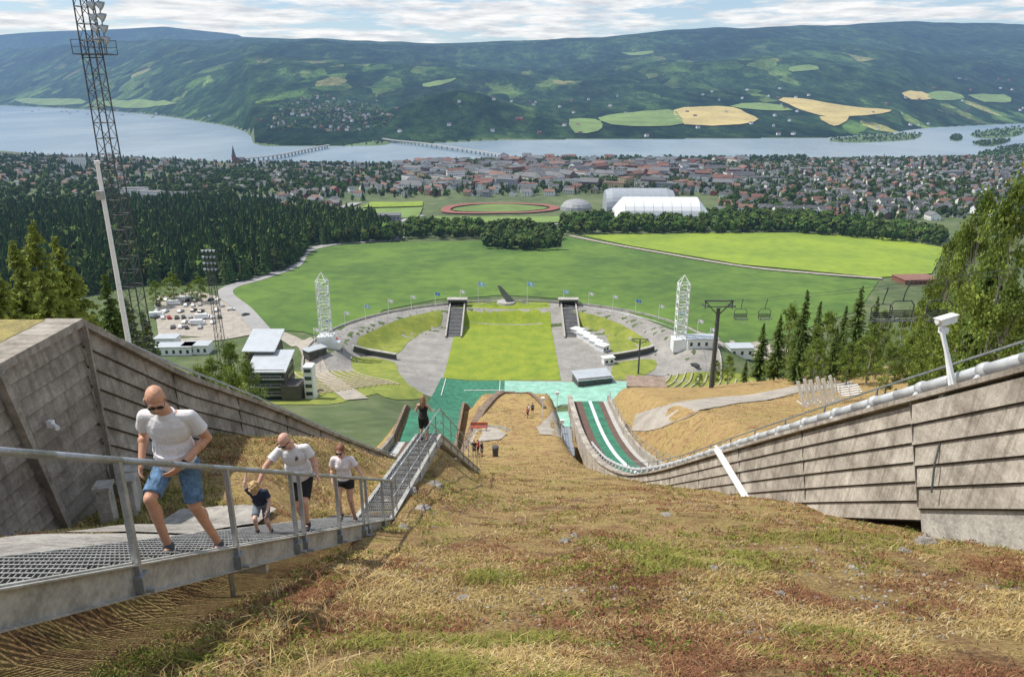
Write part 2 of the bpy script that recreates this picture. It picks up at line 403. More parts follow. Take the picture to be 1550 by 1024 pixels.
FF=[([(905,180),(940,173),(1012,167),(1028,176),(1033,189),(985,193),(925,190)],mGrn,'bright green meadow on the far shore'),
    ([(1020,168),(1060,163),(1110,164),(1130,173),(1148,182),(1120,190),(1036,190)],mYel,'ripe yellow grain field on the far slope'),
    ([(1178,153),(1205,150),(1250,157),(1300,164),(1350,168),(1330,174),(1280,178),(1240,176)],mYel,'ripe yellow grain field on the far slope'),
    ([(862,182),(900,182),(912,190),(905,200),(870,203)],mGrn,'bright green meadow on the far shore'),
    ([(1105,162),(1150,157),(1200,168),(1150,168)],mGrn,'bright green meadow on the far shore'),
    ([(1240,178),(1285,178),(1270,191),(1255,190)],mYel,'ripe yellow grain field on the far slope'),
    ([(1365,142),(1395,140),(1415,150),(1380,152)],mYel,'ripe yellow grain field on the far slope'),
    ([(1400,143),(1440,140),(1460,150),(1420,153)],mGrn,'bright green meadow on the far shore'),
    ([(1465,145),(1520,144),(1530,155),(1490,156)],mGrn,'bright green meadow on the far shore'),
    ([(640,128),(690,119),(680,126),(650,133)],mGrn,'bright green meadow on the far slope'),
    ([(20,152),(60,150),(120,150),(125,158),(60,160)],mGrn,'bright green meadow on the far shore'),
    ([(150,154),(210,151),(270,157),(220,164),(165,162)],mGrn,'bright green meadow on the far shore'),
    ([(1195,103),(1225,99),(1240,106),(1200,110)],mGrn,'bright green meadow on the far slope'),
    ([(940,80),(990,78),(975,84)],mGrn,'bright green meadow on the far slope')]
for k,(pp,m_,lab) in enumerate(FF):
    try: drape('farm_field',SP(GP(pp),2),m_,5.,60,lab)
    except Exception as e: print('field',k,e)
el=[]
for k in range(60):
    t=2*math.pi*k/60;x=94*math.cos(t);y=318+78*math.sin(t)
    if y<272: y=272+(y-272)*.1
    el.append((x,y))
drape('stadium_floor',el,mAsph,.10,4,'weathered asphalt bowl around the outrun')
drape('outrun_field',ZP([(697,466),(829,466),(849,576),(671,576)],0),mField,.25,5,'mown grass outrun between asphalt aprons')
DM=180
drape('grass_bank',SP(GP([(540,520),(560,503),(600,485),(640,475),(667,470),(667,493),(640,503),(615,520),(601,536)],DM),2),mBank,.25,4,'curved grass embankment inside the stadium rim')
drape('grass_bank',SP(GP([(533,540),(560,541),(598,549),(602,562),(618,582),(640,596),(636,604),(600,605),(570,596),(548,577),(535,560)],DM),2),mBank,.25,4,'crescent of grass beside the asphalt')
drape('grass_bank',SP(GP([(861,471),(900,477),(940,491),(975,512),(986,524),(960,533),(925,533),(918,508),(872,493)],DM),2),mBank,.25,4,'curved grass embankment inside the stadium rim')
drape('grass_bank',SP(GP([(928,552),(960,545),(992,545),(990,560),(960,573),(930,575)],DM),2),mBank,.25,4,'crescent of grass beside the asphalt')
xa=WZ(668,577.5,0)[0];xb_=WZ(764,577,0)[0];xc_=WZ(950,577.5,0)[0];y0_=WZ(764,577,0)[1]
drape('landing_mat',[(xa,y0_),(xb_,y0_),(xb_,225),(-30,225),(xa-2,255)],mPlas,.33,4,'green plastic matting at the foot of the landing slope')
drape('landing_mat',[(xb_,y0_),(xc_,y0_-3),(xc_-3,274),(42,268),(20,270),(12,262),(xb_,262)],mMint,.37,4,'mint green plastic matting on the outrun transition')
drape('landing_mat',[(-15.5,88),(-8,88),(-7.6,110),(-7.6,125),(-8,240),(-28,240),(-22,180),(-16.5,120)],mPlas,.2,2,'green plastic matting over the landing knoll')
drape('landing_mat',[(9,108),(15,108),(18,160),(22,262),(8,262),(7.5,160)],mMint,.2,3,'mint plastic matting down the smaller landing slope')
mb=MB()
for x_ in np.linspace(xa+2,xb_-2,2): mb.beam((x_,y0_-22,h1(x_,y0_-22)+.5),(x_,y0_-.5,h1(x_,y0_-.5)+.5),.25,.1)
mb.beam((xa,y0_-11,h1(0,y0_-11)+.5),(xb_,y0_-11,h1(0,y0_-11)+.5),.35,.1);OB('distance_line',mb,M('white line',(.7,.7,.7),.7,.05,1),label='white marking lines on the green landing mats',kind='structure')
drape('parking_lot',GP([(232,450),(300,441),(350,455),(392,482),(402,500),(335,512),(240,507)],DM),mGrav,.3,8,'gravel parking area')
drape('parking_lot',ZP([(1030,516),(1140,516),(1200,530),(1160,548),(1040,545)],0),mGrav,.3,8,'gravel service yard beside the stadium')
ribbon('road',GP([(400,505),(370,470),(342,440),(400,420),(445,403),(462,382),(500,371),(560,366),(605,360),(600,338),(640,326)],DM),9,mRoad,.55,'grey road curving round the crop field')
ribbon('road',GP([(240,520),(330,512),(400,503),(450,520),(480,560),(540,605)],DM),8,mGrav,.4,'gravel access road to the stadium')
drape('gravel_path',GP([(955,652),(962,628),(1010,614),(1090,601),(1200,585),(1290,577),(1290,585),(1210,594),(1120,610),(1050,628),(1000,648)]),mGrav,.12,3,'grey gravel road crossing the slope')
drape('gravel_path',[(-6,82),(-5.6,87.5),(-4,90),(-2,88),(-.6,84),(-1.5,80),(-4,79)],mGrav,.1,1.2,'gravel terrace between the two jumps')
drape('gravel_path',[(3.5,84),(6,83),(8.3,86),(8.3,103),(6.6,103),(5.2,95),(3.2,89)],mGrav,.1,1.2,'gravel path beside the take-off')
def ell_ring(name,c,a1,b1,a2,b2,mat,off,label):
    mb=MB();vv=[];n=72
    for k in range(n):
        t=2*math.pi*k/n
        def rr(a,b):
            e=.55;cx=abs(math.cos(t))**e*math.copysign(1,math.cos(t));sy=abs(math.sin(t))**.9*math.copysign(1,math.sin(t));return c[0]+a*cx,c[1]+b*sy
        for a,b in ((a1,b1),(a2,b2)):
            x,y=rr(a,b);vv.append((x,y,h1(x,y)+off))
    ff=[(2*k,2*((k+1)%n),2*((k+1)%n)+1,2*k+1) for k in range(n)]
    mb.add(vv,ff);return OB(name,mb,mat,label=label,kind='structure')
tc=G(757,316);ta=(G(846,316)[0]-G(668,316)[0])/2
tb=(G(757,308)[1]-G(757,324)[1])/2
ell_ring('running_track',tc,ta*.84,tb*.78,ta,tb,mTrack,1.6,'red running track around a grass pitch')
e2=[(tc[0]+ta*.8*math.cos(t),tc[1]+tb*.72*math.sin(t)) for t in np.linspace(0,2*math.pi,32,endpoint=False)]
drape('sports_pitch',e2,mGrn,1.4,20,'mown grass pitch inside the running track')
drape('sports_pitch',GP([(528,330),(545,317),(640,315),(632,331)]),mGrn,1.4,20,'bright green football pitch')
drape('sports_pitch',GP([(548,315),(562,307),(640,306),(640,313)]),mCrop2,1.4,20,'bright green football pitch')
drape('sports_pitch',GP([(640,338),(660,329),(850,329),(845,338)]),mGrn,1.4,20,'pale green training pitch')
ribbon('road',GP([(495,330),(515,318),(540,308)]),14,mRoad,1.5,'grey town road')
ribbon('road',GP([(600,345),(700,340),(860,340),(1100,332),(1300,335)]),8,mRoad,1.4,'grey town road')
ribbon('road',GP([(395,298),(430,310),(500,325)]),12,mRoad,1.5,'grey town road')
print('terrain',time.time()-T0)
# ---------------------------------------------------------------- trees
mLeaf=M('foliage',(0,0,0),.75,attr=True,trans=.3,spec=.2)
mLeafH=M('distant foliage',(0,0,0),.9,attr=True,haze=True,spec=.1)
mBark=M('bark',(.14,.10,.075),.95,.4,6,bump=.5)
mBirch=M('birch bark',(.45,.43,.39),.9,col2=(.10,.09,.08),scale=5)
def spruce_data(seed,h=10.,R=1.9,step=.24,nb=9,seg=6,base=(.04,.08,.024),tip=(.13,.19,.045)):
    g=np.random.default_rng(seed);V=[];Cc=[]
    z=.9
    while z<h-.15:
        L0=R*((1-z/h)**.78)
        for b in range(nb if z<h*.8 else 6):
            a=g.uniform(0,6.283);L=L0*g.uniform(.5,1.2)+.08;zz=z+g.uniform(-.15,.15);dr=g.uniform(.12,.42)
            da=np.array([math.cos(a),math.sin(a)]);pe=np.array([-da[1],da[0]])
            for s in range(seg):
                t0=s/seg;t1=min(1,t0+1.6/seg)
                w=(.26*(1-t0)+.08)*(.5+L0*.3)*g.uniform(.7,1.3)
                c0=da*L*t0;c1=da*L*t1
                z0=zz-dr*L*t0**1.3+.08*L*t0;z1=zz-dr*L*t1**1.3
                for sd in (-1,1):
                    V+= [(c0[0],c0[1],z0),(c1[0],c1[1],z1+g.uniform(-.05,.05)),(*( (c0+c1)/2+pe*sd*w),(z0+z1)/2-g.uniform(.02,.22))]
                    k=g.uniform(.6,1.25);m=t1
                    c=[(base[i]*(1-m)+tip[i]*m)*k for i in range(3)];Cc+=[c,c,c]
        z+=step*(.5+.5*(1-z/h)+.15)
    V=np.array(V);F=np.arange(len(V)).reshape(-1,3);return V,F,np.array(Cc)
def decid_data(seed,h=10.,R=2.3,ncl=95,nl=70,ls=.10,base=(.11,.17,.035),tip=(.29,.37,.075),low=.15):
    g=np.random.default_rng(seed);V=[];Cc=[];cents=[]
    for i in range(ncl):
        t=g.uniform(low,1);rr=R*math.sin(min(1,(1-t)/(1-low)*1.0)**.75*math.pi*.72+.08)*g.uniform(.15,1.2)**.7
        a=g.uniform(0,6.283);cents.append((rr*math.cos(a),rr*math.sin(a),h*t*.98,rr))
    for cx,cy,cz,rr in cents:
        n=int(nl*g.uniform(.5,1.3));sd=g.uniform(.14,.34);q=g.uniform(.55,1.2)
        p=g.normal(0,1,(n,3))*[sd,sd,sd*.9]+[cx,cy,cz]
        for k in range(n):
            d1=g.normal(0,1,3);d1/=np.linalg.norm(d1);d2=np.cross(d1,g.normal(0,1,3));d2/=np.linalg.norm(d2)+1e-6
            s=ls*g.uniform(.6,1.4);c0=p[k];V+=[c0-d1*s-d2*s*.5,c0+d1*s*.2-d2*s*.7,c0+d1*s,c0+d2*s*.7]
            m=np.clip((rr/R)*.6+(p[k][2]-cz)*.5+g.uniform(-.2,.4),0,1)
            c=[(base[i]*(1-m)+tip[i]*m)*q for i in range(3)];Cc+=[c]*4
    V=np.array(V);F=np.arange(len(V)).reshape(-1,4);return V,F,np.array(Cc),cents
def trunk(mb,h,r,cents=None,limbs=14,seed=1):
    g=random.Random(seed);p=Vector((0,0,-.6));n=7
    for i in range(n):
        q=Vector((g.uniform(-.06,.06)*h*.1,g.uniform(-.06,.06)*h*.1,h*.95*(i+1)/n));mb.cyl(p,q,r*(1-i/n)+.02,r*(1-(i+1)/n)+.02,7);p=q
    if cents:
        for c in g.sample(cents,min(limbs,len(cents))):
            mb.cyl((0,0,c[2]*.7),(c[0]*.95,c[1]*.95,c[2]),r*.3,.012,5)
TT={}
def tree_template(key):
    kind,seed=key
    if kind=='spruce': V,F,Cc=spruce_data(seed);ce=None;tm=mBark
    elif kind=='light_spruce': V,F,Cc=spruce_data(seed,R=2.4,base=(.08,.12,.026),tip=(.25,.30,.055));ce=None;tm=mBark
    else: V,F,Cc,ce=decid_data(seed);tm=mBirch
    tme=MB();trunk(tme,10,.16,ce,seed=seed)
    cm=npmesh('crown',V,F,Cc,[mLeaf])
    m2=bpy.data.meshes.new('trunk');m2.from_pydata(tme.v,[],tme.f);m2.materials.append(tm);m2.update()
    return cm,m2
def tree(kind,px,top,y,seed=1,wide=1.,label=None,group='trees on the hillside'):
    key=(kind,seed)
    if key not in TT: TT[key]=tree_template(key)
    w=WY(px,top,y);zb=h1(w[0],w[1]);h=w[2]-zb
    nm={'spruce':'spruce_tree','light_spruce':'spruce_tree','birch':'birch_tree'}[kind]
    lb=label or {'spruce':'dark green spruce tree on the grassy slope','light_spruce':'yellow-green young spruce beside the concrete wall','birch':'leafy light green birch on the hillside'}[kind]
    o=EM(nm,(w[0],w[1],zb),lb,'tree',group);s=h/10;o.scale=(s*wide,s*wide,s);o.rotation_euler=(0,0,random.uniform(0,6.28))
    for nm2,me_ in (('crown',TT[key][0]),('trunk',TT[key][1])):
        k=bpy.data.objects.new(nm2,me_);COL.objects.link(k);k.parent=o
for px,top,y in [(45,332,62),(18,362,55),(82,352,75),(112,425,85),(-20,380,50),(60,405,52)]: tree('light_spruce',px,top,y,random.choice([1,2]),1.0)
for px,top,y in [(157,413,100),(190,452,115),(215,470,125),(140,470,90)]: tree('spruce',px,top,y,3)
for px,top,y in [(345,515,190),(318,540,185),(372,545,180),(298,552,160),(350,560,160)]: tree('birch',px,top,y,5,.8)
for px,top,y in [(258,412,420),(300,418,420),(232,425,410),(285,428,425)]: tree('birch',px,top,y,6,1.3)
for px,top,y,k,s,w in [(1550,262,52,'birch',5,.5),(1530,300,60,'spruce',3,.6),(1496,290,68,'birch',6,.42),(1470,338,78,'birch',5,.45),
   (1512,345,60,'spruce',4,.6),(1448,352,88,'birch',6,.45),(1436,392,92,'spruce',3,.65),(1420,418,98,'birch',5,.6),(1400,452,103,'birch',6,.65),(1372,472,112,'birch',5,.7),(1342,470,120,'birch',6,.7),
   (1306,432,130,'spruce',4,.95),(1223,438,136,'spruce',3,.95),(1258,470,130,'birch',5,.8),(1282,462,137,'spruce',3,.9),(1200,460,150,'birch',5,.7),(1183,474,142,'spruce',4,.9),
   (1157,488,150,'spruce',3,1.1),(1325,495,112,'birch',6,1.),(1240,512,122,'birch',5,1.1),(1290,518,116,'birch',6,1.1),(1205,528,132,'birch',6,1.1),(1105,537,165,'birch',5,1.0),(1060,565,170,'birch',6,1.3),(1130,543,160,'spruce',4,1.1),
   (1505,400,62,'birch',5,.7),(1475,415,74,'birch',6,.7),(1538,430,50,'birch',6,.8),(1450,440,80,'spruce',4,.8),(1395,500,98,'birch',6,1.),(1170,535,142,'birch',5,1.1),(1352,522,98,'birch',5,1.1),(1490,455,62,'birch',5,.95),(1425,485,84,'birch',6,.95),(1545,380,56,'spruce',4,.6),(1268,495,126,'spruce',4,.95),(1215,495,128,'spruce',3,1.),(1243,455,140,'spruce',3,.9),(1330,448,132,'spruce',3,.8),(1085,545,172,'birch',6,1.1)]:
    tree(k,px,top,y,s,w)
def tile(V,F,Cc,P3,S,yaw,mult):
    n=len(P3);c=np.cos(yaw)[:,None];s=np.sin(yaw)[:,None]
    x=V[None,:,0]*c-V[None,:,1]*s;y=V[None,:,0]*s+V[None,:,1]*c;z=np.repeat(V[None,:,2],n,0)
    o=np.stack([x*S[:,0:1]+P3[:,0:1],y*S[:,0:1]+P3[:,1:2],z*S[:,1:2]+P3[:,2:3]],-1).reshape(-1,3)
    f=(F[None]+ (np.arange(n)*len(V))[:,None,None]).reshape(-1,F.shape[1])
    cc=(Cc[None]*mult[:,None,:]).reshape(-1,3)
    return o,f,cc
def scatter(N,poly,y0,y1,xm=.85,zoff=0):
    y=np.sqrt(rng.uniform(y0*y0,y1*y1,N));x=rng.uniform(-xm,xm,N)*y
    z=H(x,y);px,py=proj(x,y,z);k=inpoly(px,py,poly)
    return np.stack([x[k],y[k],z[k]],1)
def lowspruce(seed):
    g=np.random.default_rng(seed);V=[];Cc=[]
    L=9;n=9
    for l in range(L):
        z=1.0+8.0*l/L;r=2.0*(1-l/L)**.8+.15;zt=z+2.0
        for i in range(n):
            a=6.283*(i+g.uniform(-.3,.3))/n;b=a+6.283/n*g.uniform(.8,1.3);r1=r*g.uniform(.7,1.2);r2=r*g.uniform(.7,1.2)
            V+=[(0,0,min(10,zt)),(r1*math.cos(a),r1*math.sin(a),z-g.uniform(0,.5)),(r2*math.cos(b),r2*math.sin(b),z-g.uniform(0,.5))]
            k=g.uniform(.6,1.3);Cc+=[[.035*k,.065*k,.024*k],[.065*k,.11*k,.034*k],[.065*k,.11*k,.034*k]]
    return np.array(V),np.arange(len(V)).reshape(-1,3),np.array(Cc)
def lowdecid(seed,n=70):
    g=np.random.default_rng(seed);V=[];Cc=[]
    for i in range(n):
        d=g.normal(0,1,3);d/=np.linalg.norm(d);r=g.uniform(.6,1.)
        c=np.array([d[0]*3.0*r,d[1]*3.0*r,5.6+d[2]*4.0*r])
        e1=np.cross(d,g.normal(0,1,3));e1/=np.linalg.norm(e1);e2=np.cross(d,e1);e2=e2+d*g.uniform(-.5,.5);s=g.uniform(.8,1.6)
        V+=[c-e1*s,c+e1*s*.9-e2*.5*s,c+e2*s]
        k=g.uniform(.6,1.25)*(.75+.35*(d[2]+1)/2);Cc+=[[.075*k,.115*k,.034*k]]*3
    return np.array(V),np.arange(len(V)).reshape(-1,3),np.array(Cc)
def mass(name,P3,kindf,smin,smax,label,wid=1.,tone=(1,1,1)):
    Vs=[];Fs=[];Cs=[];o=0
    ids=rng.integers(0,3,len(P3))
    for t in range(3):
        Q=P3[ids==t]
        if len(Q)==0: continue
        V,F,Cc=kindf(40+t);n=len(Q);s=rng.uniform(smin,smax,n)/10
        S=np.stack([s*wid*rng.uniform(.85,1.2,n),s],1);k=rng.uniform(.65,1.35,n)[:,None]*np.array(tone)[None]*np.stack([rng.uniform(.85,1.25,n),np.ones(n),rng.uniform(.8,1.1,n)],1)
        v,f,c=tile(V,F,Cc,Q,S,rng.uniform(0,6.28,n),k);Vs.append(v);Fs.append(f+o);Cs.append(c);o+=len(v)
    me=npmesh(name,np.concatenate(Vs),np.concatenate(Fs),np.concatenate(Cs),[mLeafH])
    return npobj(name,me,label=label,kind='stuff')
fp=[(-60,330),(0,328),(120,322),(200,318),(300,312),(395,318),(430,332),(480,330),(520,335),(560,340),(590,355),(600,364),(520,368),(465,373),(450,398),(400,417),(345,432),(300,430),(200,436),(120,448),(0,450),(-60,450)]
mass('forest',scatter(26000,fp,430,1100),lowspruce,10,23,'dense dark spruce forest below the parking area',1.15,(.8,.85,.75))
mass('woodland',scatter(15000,[(400,330),(480,322),(600,345),(620,352),(610,366),(520,369),(465,373),(440,350)],500,1200),lowdecid,9,15,'leafy wood along the road')
mass('forest_birches',scatter(3600,fp,430,1000),lowdecid,10,18,'scattered birches among the spruce forest',1.,(1.15,1.15,.9))
mass('grove',scatter(16000,[(735,354),(760,346),(800,347),(850,360),(850,378),(800,381),(735,377)],500,900),lowdecid,7,14,'leafy grove standing in the crop field',1.,(.85,.9,.8))
mass('tree_belt',np.concatenate([scatter(26000,[(612,344),(735,344),(735,362),(612,362)],500,1100),scatter(26000,[(850,334),(1100,328),(1230,332),(1430,356),(1430,374),(1300,362),(1200,353),(1050,354),(850,356)],500,1100)]),lowdecid,6,14,'belt of leafy trees along the field edge',1.,(.95,1.05,.8))
TOWN=[(-40,232),(60,236),(200,241),(370,249),(600,252),(700,246),(760,242),(1050,247),(1250,243),(1600,238),(1600,352),(1430,350),(1230,332),(1090,328),(1085,296),(850,296),(640,300),(560,303),(520,308),(470,326),(430,330),(395,316),(300,310),(-40,326)]
tp=scatter(26000,TOWN,760,2000)
dn=fbm(tp[:,0]/160,tp[:,1]/160,3,77)
left=tp[:,0]/tp[:,1]<-.25
keep=rng.uniform(0,1,len(tp))<np.clip(.42+dn*1.3+left*.25,.1,1)
mass('town_trees',tp[keep],lowdecid,6,13,'leafy garden trees between the town houses',1.,(.75,.85,.7))
tk=tp[~keep][:1000];mass('town_spruces',tk,lowspruce,10,17,'spruces scattered through the town',1.2,(.7,.8,.8))
bel=scatter(60000,[(380,248),(560,252),(600,250),(1000,238),(1220,236),(1220,248),(1000,249),(700,250),(600,256)],1500,2050)
mass('shore_trees',bel[:900],lowdecid,8,14,'trees along the lake shore',1.1,(.6,.7,.65))
# ---------------------------------------------------------------- houses
WC=[(.76,.75,.71),(.66,.62,.52),(.27,.08,.06),(.44,.36,.21),(.17,.12,.09),(.80,.79,.77),(.28,.30,.32)]
RC=[(.085,.085,.09),(.16,.075,.055),(.15,.15,.155),(.20,.105,.075)]
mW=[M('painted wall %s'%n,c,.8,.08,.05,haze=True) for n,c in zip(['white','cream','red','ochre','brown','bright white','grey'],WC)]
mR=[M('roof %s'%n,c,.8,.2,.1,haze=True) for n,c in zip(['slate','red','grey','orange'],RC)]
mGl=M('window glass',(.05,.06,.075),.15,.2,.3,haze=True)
HM=mW+mR+[mGl]
def house(mb,x,y,z,w,l,h,yaw,wi,ri,win=True,flat=False):
    c,s=math.cos(yaw),math.sin(yaw)
    def T(a,b,d): return (x+a*c-b*s,y+a*s+b*c,z+d)
    rh=0 if flat else w*.32
    a,b=w/2,l/2
    mb.box((x,y,z+h/2-1),(w,l,h+2),yaw,wi)
    if flat:
        mb.box((x,y,z+h+.25),(w+.5,l+.5,.5),yaw,len(mW)+ri)
    else:
        mb.add([T(-a,-b,h),T(a,-b,h),T(0,-b,h+rh)],[(0,1,2)],wi);mb.add([T(-a,b,h),T(a,b,h),T(0,b,h+rh)],[(0,2,1)],wi)
        e=.6
        for sg in (-1,1):
            q=[T(0,-b-e,h+rh+.05),T(0,b+e,h+rh+.05),T(sg*(a+e),b+e,h-.15),T(sg*(a+e),-b-e,h-.15)]
            q2=[(k[0],k[1],k[2]+.3) for k in q]
            mb.add(q+q2,[(0,1,2,3),(4,5,6,7),(0,3,7,4),(3,2,6,7),(2,1,5,6)] if sg<0 else [(3,2,1,0),(7,6,5,4),(0,4,7,3),(3,7,6,2),(2,6,5,1)],len(mW)+ri)
        mb.box(T(a*.3,b*.4,h+rh+.2),(.8,.8,1.4),yaw,len(mW)+2)
    if win:
        fl=max(1,int(h/2.8))
        for k in range(fl):
            zz=1.3+k*2.8
            n=max(2,int(l/3.2))
            for i in range(n):
                t=-b+(i+.5)*l/n
                for sg in (-1,1): mb.box(T(sg*(a+.03),t,zz+.2),(.08,1.2,1.3),yaw,len(HM)-1)
            n=max(2,int(w/3.4))
            for i in range(n):
                t=-a+(i+.5)*w/n;mb.box(T(t,-(b+.03),zz+.2),(1.2,.08,1.3),yaw,len(HM)-1)
hp=scatter(11500,TOWN,760,2000)
px,py=proj(hp[:,0],hp[:,1],hp[:,2])
dens=np.where(px<150,.16,np.where(px<400,.14,np.where(px<620,.32,.5)))
dens=dens*np.where((px<420)&(py>285),.25,1)
hp=hp[rng.uniform(0,1,len(hp))<dens]
grid={};keep=[]
for i,(x,y,z) in enumerate(hp):
    k=(int(x//20),int(y//20))
    if k in grid: continue
    if abs(x-tc[0])<ta+20 and abs(y-tc[1])<tb+25: continue
    a,b=proj(np.array([x]),np.array([y]),np.array([z]))
    if 510<a[0]<860 and b[0]>298: continue
    if 835<a[0]<1090 and b[0]>296: continue
    grid[k]=1;keep.append(i)
hp=hp[keep];hp=hp[np.argsort(hp[:,1])]
print('houses',len(hp))
rest=MB()
for i,(x,y,z) in enumerate(hp):
    a,b=proj(np.array([x]),np.array([y]),np.array([z]));a=a[0];b=b[0]
    down=(600<a<1130 and b<288)
    yaw=round(float(fbm(np.array([x/500]),np.array([y/500]),2,3)[0])*4)*.4+random.choice([0,math.pi/2])+random.uniform(-.06,.06)
    wi=random.choices(range(7),[6,4,2,2,2,7,1])[0];ri=random.choices(range(4),[5,2,5,2])[0]
    if down: wi=random.choices(range(7),[5,3,4,3,3,4,2])[0]
    if down and random.random()<.4: dims=(random.uniform(12,18),random.uniform(18,38),random.uniform(8,14));fl=random.random()<.5
    else: dims=(random.uniform(7.5,10),random.uniform(9,15),random.uniform(4.5,6.8));fl=False
    if i<290:
        mb=MB();house(mb,x,y,z,*dims,yaw,wi,ri,True,fl)
        used=['white','cream','red','ochre','brown','white','grey'][wi];rn=['dark slate','red','grey','brown'][ri]
        OB('house',mb,HM,origin=(x,y,z),label='%s house with %s roof in the town'%(used,rn),cat='house',group='houses in the valley town')
    else: house(rest,x,y,z,*dims,yaw,wi,ri,dims[1]>16,fl)
OB('town_houses',rest,HM,label='crowded houses and blocks of the town towards the lake',kind='stuff')
for px0,py0,n,dx,dy in [(1268,318,7,25,1),(1285,308,5,26,2),(1180,325,4,22,0)]:
    for i in range(n):
        w=G(px0+i*dx,py0+i*dy);mb=MB();house(mb,w[0],w[1],w[2],9,14,7,math.pi/2+.1,5,0)
        OB('house',mb,HM,origin=w,label='white terraced house with dark slate roof',cat='house',group='terraced houses')
for px0,py0,l,hh in [(205,300,30,13),(232,303,26,11),(262,302,34,9),(118,255,30,22),(690,275,30,16),(880,262,45,12),(940,268,50,12),(745,268,34,16),(1160,275,60,8),(1440,270,40,12),(640,262,40,13),(560,340,22,10),(590,343,22,12),(820,258,50,10),(1010,264,44,12),(1230,262,50,9)]:
    w=G(px0,py0);mb=MB();house(mb,w[0],w[1],w[2],16,l,hh,math.pi/2+random.uniform(-.2,.2),random.choice([5,5,6,2]) if px0>400 else 5,random.choice([0,2]),True,True)
    OB('apartment_block',mb,HM,origin=w,label='flat-roofed block with rows of windows',cat='building',group='larger town buildings')
mWh=M('white membrane',(.80,.81,.82),.5,.05,.05,haze=True);mGy=M('grey metal cladding',(.33,.36,.39),.6,.1,.05,haze=True)
def barrel(px1,px2,pyb,hgt,dep,mat,name,label,slope=.12):
    a=G(px1,pyb);b=G(px2,pyb);d=(b-a);d[2]=0;L=np.linalg.norm(d);d/=L;n=np.array([-d[1],d[0],0]);mb=MB();vv=[]
    z=min(a[2],b[2])-1;N=14;S=10
    for i in range(S+1):
        t=i/S
        for j in range(N+1):
            q=math.pi*j/N;e=slope if i in(0,S) else 0
            p=a+d*(L*t)+n*(dep/2-dep/2*math.cos(q));zz=z+hgt*math.sin(q)**.7*(1-e*4 if i in (0,S) else 1);vv.append((p[0],p[1],zz))
    ff=[(i*(N+1)+j,(i+1)*(N+1)+j,(i+1)*(N+1)+j+1,i*(N+1)+j+1) for i in range(S) for j in range(N)]
    ff.append(tuple(range(N+1)));ff.append(tuple(range(S*(N+1)+N,S*(N+1)-1,-1)))
    mb.add(vv,ff)
    for i in range(1,S):
        pts=[]
        for j in range(N+1):
            k=vv[i*(N+1)+j];pts.append((k[0],k[1],k[2]+.1))
        mb.path(pts,.18,4,1)
    OB(name,mb,[mat,mGy],origin=a,label=label,cat='building')
barrel(932,1074,338,24,45,mWh,'sports_hall','white air-supported sports hall with ribbed roof')
barrel(918,1022,324,26,50,mGy,'ice_hall','long grey vaulted hall behind the white hall',.02)
w=G(872,317);mb=MB();r=(G(897,315)[0]-G(849,315)[0])/2
vv=[];N=16;K=5
for k in range(K+1):
    for i in range(N):
        t=2*math.pi*i/N;q=k/K*math.pi/2;vv.append((w[0]+r*math.cos(q)*math.cos(t),w[1]+r*math.cos(q)*math.sin(t),w[2]-1+13*math.sin(q)**.8))
mb.add(vv,[(k*N+i,k*N+(i+1)%N,(k+1)*N+(i+1)%N,(k+1)*N+i) for k in range(K) for i in range(N)])
OB('domed_hall',mb,M('ribbed dome metal',(.30,.31,.32),.6,.2,.3,haze=True),origin=w,label='low grey domed hall beside the running track',cat='building')
w=G(355,247);mb=MB();mb.box((w[0],w[1],w[2]+8),(8,8,20),0,2);mb.box((w[0]+13,w[1]+3,w[2]+3.5),(22,11,9),0,2)
mb.cyl((w[0],w[1],w[2]+18),(w[0],w[1],w[2]+42),5,.1,8,7);mb.add([(w[0]+2,w[1]-3.5,w[2]+8),(w[0]+24,w[1]-3.5,w[2]+8),(w[0]+24,w[1]+3,w[2]+14),(w[0]+2,w[1]+3,w[2]+14),(w[0]+24,w[1]+9,w[2]+8),(w[0]+2,w[1]+9,w[2]+8)],[(0,1,2,3),(3,2,4,5)],7)
OB('church',mb,HM,origin=w,label='brick church with a tall dark pointed spire',cat='church')
mCon=M('bridge concrete',(.42,.41,.39),.9,.1,.02,haze=True)
def bridge(pts,wd,label):
    W=[WZ(a,b,LAKE) for a,b in pts];P3=smooth_pts([w[:2] for w in W],8);mb=MB()
    for i in range(len(P3)-1):
        a,b=P3[i],P3[i+1];z=LAKE+9
        mb.beam((a[0],a[1],z),(b[0],b[1],z),wd,2.2)
        mb.beam((a[0],a[1],z+1.8),(b[0],b[1],z+1.8),.5,.5)
        mb.box((a[0],a[1],LAKE+2),(4,3,13))
    OB('bridge',mb,mCon,origin=(P3[0][0],P3[0][1],LAKE),label=label,cat='bridge')
bridge([(368,246),(420,240),(462,231),(498,224)],9,'low concrete road bridge on many piers')
bridge([(580,214),(600,217),(640,221),(700,230),(750,238),(785,245)],9,'long curved concrete bridge across the lake')
mIs=M('island scrub',(.09,.15,.045),.95,.4,.01,haze=True)
